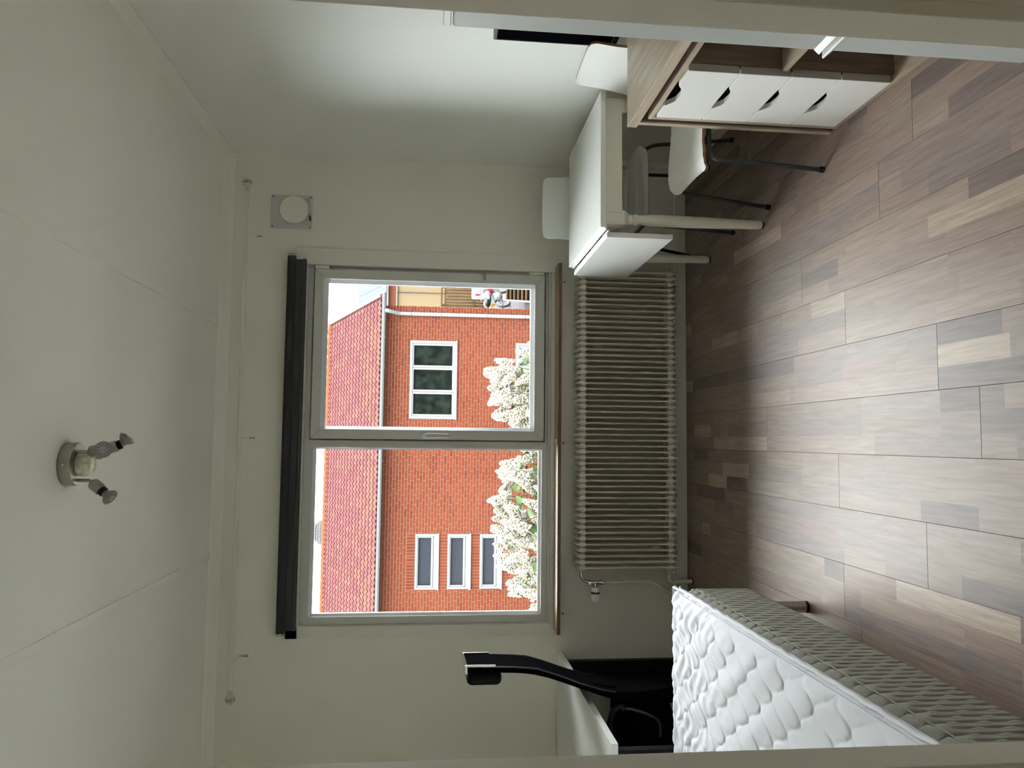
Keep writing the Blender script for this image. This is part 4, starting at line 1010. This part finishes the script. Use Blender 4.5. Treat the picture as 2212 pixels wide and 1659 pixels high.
# ---- yard and cream house in the gap right of the brick building
YZ = -1.30
M_light = mat('light_paving', (0.036, 0.0325, 0.034), 0.9, var=0.1, vscale=2)
tag(B(3.75, 22.0, 16.6, 60.0, GZ + .001, YZ).build('raised_yard', M_light), kind='structure')
chh = thing('cream_house', (9.0, 38, YZ), 'cream rendered house beyond the brick building gable', 'building')
M_tim = wood('weathered_timber', (0.040, 0.024, 0.0125), (0.022, 0.0135, 0.008), 'Z', 0.8, 3)
M_crm = mat('cream_render', (0.082, 0.060, 0.036), 0.9, var=0.05, vscale=1.0)
HY = 38.0
B(5.0, 14.0, HY, HY + 6, YZ, 3.60).build('house_wall', M_crm, chh)
M_frz = mat('frieze_brick', (0.072, 0.024, 0.014), 0.9)
B(5.0, 14.0, HY - .05, HY, 3.66, 4.12).build('brick_frieze', M_mortar, chh)
fz = MB()
for k in range(78): fz.box(5.0 + k * .115, 5.0 + k * .115 + .097, HY - .065, HY - .05, 3.68, 4.10)
fz.build('frieze_brick', M_frz, chh)['kind'] = 'stuff'
B(4.9, 14.1, HY - .12, HY, 3.60, 3.665).build('cornice', M_wfr, chh)
rfm = MB(); rfm.add([(4.8, HY - .4, 4.12), (14.2, HY - .4, 4.12), (14.2, HY + 4, 6.1), (4.8, HY + 4, 6.1), (4.8, HY - .4, 4.19), (14.2, HY - .4, 4.19), (14.2, HY + 4, 6.17), (4.8, HY + 4, 6.17)], [(0, 1, 2, 3), (4, 5, 6, 7), (0, 1, 5, 4), (1, 2, 6, 5), (2, 3, 7, 6), (3, 0, 4, 7)])
rfm.build('house_roof', mat('slate_roof', (0.028, 0.031, 0.035), 0.6), chh)
for k in range(10):
    x = 6.2 + k * .8; MB().tube([(x, HY - .38, 4.23), (x, HY + 3.9, 6.15)], 0.022, 4).build('roof_seam', M_wfr, chh)
MB().tube([(8.15, HY - .07, 3.6), (8.15, HY - .07, 0.9)], 0.022, 6).build('downpipe', mat('lead_pipe', (0.02, 0.02, 0.022), .5), chh)
for z in (3.0, 1.9): B(8.55, 9.1, HY - .05, HY, z - .10, z - .0).build('window_ledge', M_wfr, chh)
pg = thing('timber_screen', (7.6, 36.0, YZ), 'brown timber slat screen in front of the cream house', 'screen')
for i in range(5):
    x = 7.18 + i * .165; B(x, x + .125, 35.6, 35.66, YZ + .15, 1.02 - (.12 if i == 2 else 0)).build('slat', M_tim, pg)
for z in (1.16, .98, -.55): B(7.05, 8.2, 35.66, 35.72, z - .045, z + .045).build('rail', M_tim, pg)
for x in (7.10, 8.10): B(x - .06, x + .06, 35.72, 35.82, YZ, 1.2).build('post', M_tim, pg)
lw = tag(B(6.4, 12.0, 34.9, 35.1, YZ, YZ + .26).build('low_wall', mat('dark_kerb', (0.014, 0.014, 0.016), .9)), kind='structure')
tag(B(6.4, 12.0, 33.6, 34.9, YZ, YZ + .03).build('kerb_strip', M_wfr), kind='structure')
wv = thing('white_car', (8.6, 33.8, YZ), 'white car parked beside the timber screen', 'car')
B(7.22, 10.6, 33.0, 34.5, YZ + .22, YZ + .95).build('body', M_wfr, wv, bevel=.08)
B(8.0, 10.0, 33.1, 34.4, YZ + .95, YZ + 1.42).build('cabin', M_wgl, wv, bevel=.15)
B(7.19, 7.24, 33.05, 33.3, -.72, -.48).build('tail_light', mat('red_lens', (0.16, 0.008, 0.012), .3), wv)
B(8.1, 8.9, 33.08, 33.11, YZ + 1.0, YZ + 1.35).build('side_window', M_wgl, wv)
for x in (7.9, 9.9): MB().cyl((x, 32.98, YZ + .33), (x, 33.2, YZ + .33), 0.33, 20).build('wheel', M_rubber, wv, smooth=40)
# motorcycle
M_omet = mat('motorcycle_silver', (0.085, 0.087, 0.09), 0.35, metal=0.0)
mc = thing('motorcycle', (5.45, 24.2, YZ), 'silver motorcycle with black saddle parked on the pale yard', 'motorcycle')
mx0, my0 = 5.45, 24.2
def wheel(x):
    w = MB(); pts = [(x + .28 * cos(2 * pi * k / 28), my0, YZ + .33 + .28 * sin(2 * pi * k / 28)) for k in range(29)]
    w.tube(pts, 0.055, 8, cap=False); wo_ = w.build('wheel', M_rubber, mc, smooth=60)
    sp_ = MB()
    for k in range(8): a = 2 * pi * k / 8; sp_.tube([(x, my0, YZ + .33), (x + .25 * cos(a), my0, YZ + .33 + .25 * sin(a))], .009, 5)
    sp_.build('spokes', M_omet, wo_)
wheel(mx0 - .62); wheel(mx0 + .62)
def blob(nm, dx, dz, r, sc_, m, dy=0): return MB().sphere((mx0 + dx, my0 + dy, YZ + dz), r, 14, 10, sc_).build(nm, m, mc, smooth=60)
blob('engine', 0.0, .42, .19, (1.2, .8, .9), M_omet); blob('fuel_tank', -.12, .80, .16, (1.5, .8, .8), M_omet)
blob('saddle', .28, .76, .15, (1.9, .9, .5), M_black); blob('top_case', .66, .86, .17, (.9, 1.1, .8), M_black)
blob('headlamp', -.50, .92, .09, (1, 1, 1), M_omet); blob('red_fairing', -.38, .72, .12, (.8, 1.3, 1.2), mat('red_fairing', (0.16, 0.01, 0.016), .4))
MB().tube([(mx0 - .62, my0 - .05, YZ + .33), (mx0 - .42, my0 - .05, YZ + 1.0)], .022, 8).build('fork', M_omet, mc)
MB().tube([(mx0 - .62, my0 + .05, YZ + .33), (mx0 - .42, my0 + .05, YZ + 1.0)], .022, 8).build('fork', M_omet, mc)
MB().tube([(mx0 - .30, my0 - .36, YZ + 1.02), (mx0 - .40, my0 - .2, YZ + 1.06), (mx0 - .40, my0 + .2, YZ + 1.06), (mx0 - .30, my0 + .36, YZ + 1.02)], .016, 8).build('handlebar', M_omet, mc)
MB().tube([(mx0 - .2, my0 - .17, YZ + .28), (mx0 + .2, my0 - .19, YZ + .24), (mx0 + .75, my0 - .19, YZ + .30)], .045, 10).build('exhaust', M_omet, mc, smooth=60)
MB().tube([(mx0 - .42, my0, YZ + .9), (mx0 - .1, my0, YZ + .62), (mx0 + .3, my0, YZ + .6), (mx0 + .62, my0, YZ + .33)], .03, 8).build('frame', M_black, mc)
MB().box(mx0 + .80, mx0 + .84, my0 - .07, my0 + .07, YZ + .62, YZ + .72).build('tail_light', mat('orange_lens', (0.20, 0.075, 0.004), .3), mc)
mc.rotation_euler = (0, 0, radians(-125))
stp = thing('slatted_steps', (4.6, 17.6, YZ), 'dark timber slatted steps at the corner of the brick building', 'steps')
for k in range(7):
    y = 17.0 + k * .30; z = -1.22 + k * .085
    B(3.95 + k * .06, 5.4, y, y + .22, z - .035, z).build('slat', M_tim, stp)
    B(3.95 + k * .06, 5.4, y + .20, y + .22, YZ + .001, z - .035).build('riser', mat('riser_dark', (0.010, 0.008, 0.007), .9) if k == 0 else bpy.data.materials['riser_dark'], stp)
MB().tube([(3.93, 16.95, -1.24), (4.36, 19.1, -.66)], .03, 6).build('side_rail', M_wfr, stp)

# ------------------------------------------------------------------ white lilac outside the window
lb = thing('lilac_bush', (-0.2, 2.1, GZ), 'white flowering lilac bush right outside the window', 'bush')
rl = random.Random(11)
M_flw = mat('lilac_flower', (0.20, 0.195, 0.172), 0.8, col2=(0.185, 0.168, 0.125), vscale=14)
M_leaf = mat('lilac_leaf', (0.042, 0.066, 0.016), 0.6, col2=(0.018, 0.036, 0.016), vscale=9)
M_twig = mat('lilac_twig', (0.0550, 0.0413, 0.0248), 0.8)
pm = []
for k in range(4):
    m = MB(); L = 0.17
    for i in range(270):
        t = rl.random() ** 0.9; r = 0.050 * (1 - t) ** .6 * (0.45 + .6 * rl.random()) + 0.004; a = rl.uniform(0, 2 * pi)
        c = Vector((r * cos(a), r * sin(a), t * L)); s = rl.uniform(0.0060, 0.0105)
        m.sphere(c, s, 5, 4, (1, 1, .8))
    m.tube([(0, 0, -0.05), (0, 0, L * .8)], .003, 4)
    pm.append(m.mesh('blossom_cluster', M_flw, smooth=180, fix=False))
top = [(-1.55, .55), (-1.36, .62), (-1.25, .78), (-1.1, .86), (-.95, .95), (-.70, .97), (-.55, .975), (-.42, .93), (-.25, .86), (-.1, .86), (.1, .88), (.25, .90), (.40, .95), (.53, .99), (.60, .93), (.70, .78), (.80, .66), (.95, .5)]
def topz(x):
    for a, b in zip(top[:-1], top[1:]):
        if a[0] <= x <= b[0]: return a[1] + (b[1] - a[1]) * (x - a[0]) / (b[0] - a[0])
    return .5
twigs = MB()
for i in range(280):
    x = rl.uniform(-1.5, .88); d = rl.random() ** 1.3 * 0.55; z = topz(x) - 0.10 - d
    if z < -.1: continue
    y = 2.0 + rl.uniform(-.3, .35)
    tilt = Euler((rl.uniform(-.6, .6), rl.uniform(-.9, .5) * (1 if x > -.3 else -1) * .8, 0))
    s = rl.uniform(.65, 1.05)
    inst('blossom_cluster', pm[rl.randrange(4)], lb, (x + .2, y - 2.1, z - GZ), tilt, (s, s, s))
    twigs.tube([(x, y, z), (x + rl.uniform(-.05, .05), y + .03, z - .12), (x * .8 + rl.uniform(-.05, .05), y + .05, z - .35)], .0035, 4)
lm = MB()
lv = [(0, 0, 0), (.022, .018, .004), (.027, .040, .006), (.018, .065, .002), (0, .095, -.008), (-.018, .065, .002), (-.027, .040, .006), (-.022, .018, .004), (0, .045, -.002)]
lm.add(lv, [(0, 1, 8), (1, 2, 8), (2, 3, 8), (3, 4, 8), (4, 5, 8), (5, 6, 8), (6, 7, 8), (7, 0, 8)])
lme = lm.mesh('leaf', M_leaf, smooth=60, fix=False)
for i in range(290):
    x = rl.uniform(-1.5, .88); z = topz(x) - 0.13 - rl.random() * 0.42; y = 1.95 + rl.uniform(-.35, .3); s = rl.uniform(.7, 1.1)
    inst('leaf', lme, lb, (x + .2, y - 2.1, z - GZ), Euler((rl.uniform(-.6, .9), rl.uniform(-.6, .6), rl.uniform(0, 2 * pi))), (s, s, s))
for i in range(9):
    x = -1.3 + i * .25 + rl.uniform(-.06, .06)
    twigs.tube([(x, 2.1 + rl.uniform(-.1, .1), .45), (x * .7 - .05, 2.15, -.3), (-.2 + (x + .2) * .35, 2.1, -1.3), (-.2 + (x + .2) * .15, 2.1, GZ)], [.006, .012, .02, .03], 6)
tw = twigs.build('branches', M_twig, lb, smooth=60); tw['kind'] = 'stuff'
# weathered outdoor surfaces are matt
def matt(o):
    for ch in [o] + list(o.children_recursive):
        if ch.type == 'MESH':
            for m in ch.data.materials:
                if m and m.name not in INDOOR: m.node_tree.nodes['Principled BSDF'].inputs['IOR'].default_value = 1.04
for o in [o for o in bpy.data.objects if o.name not in BEFORE and o.parent is None]: matt(o)
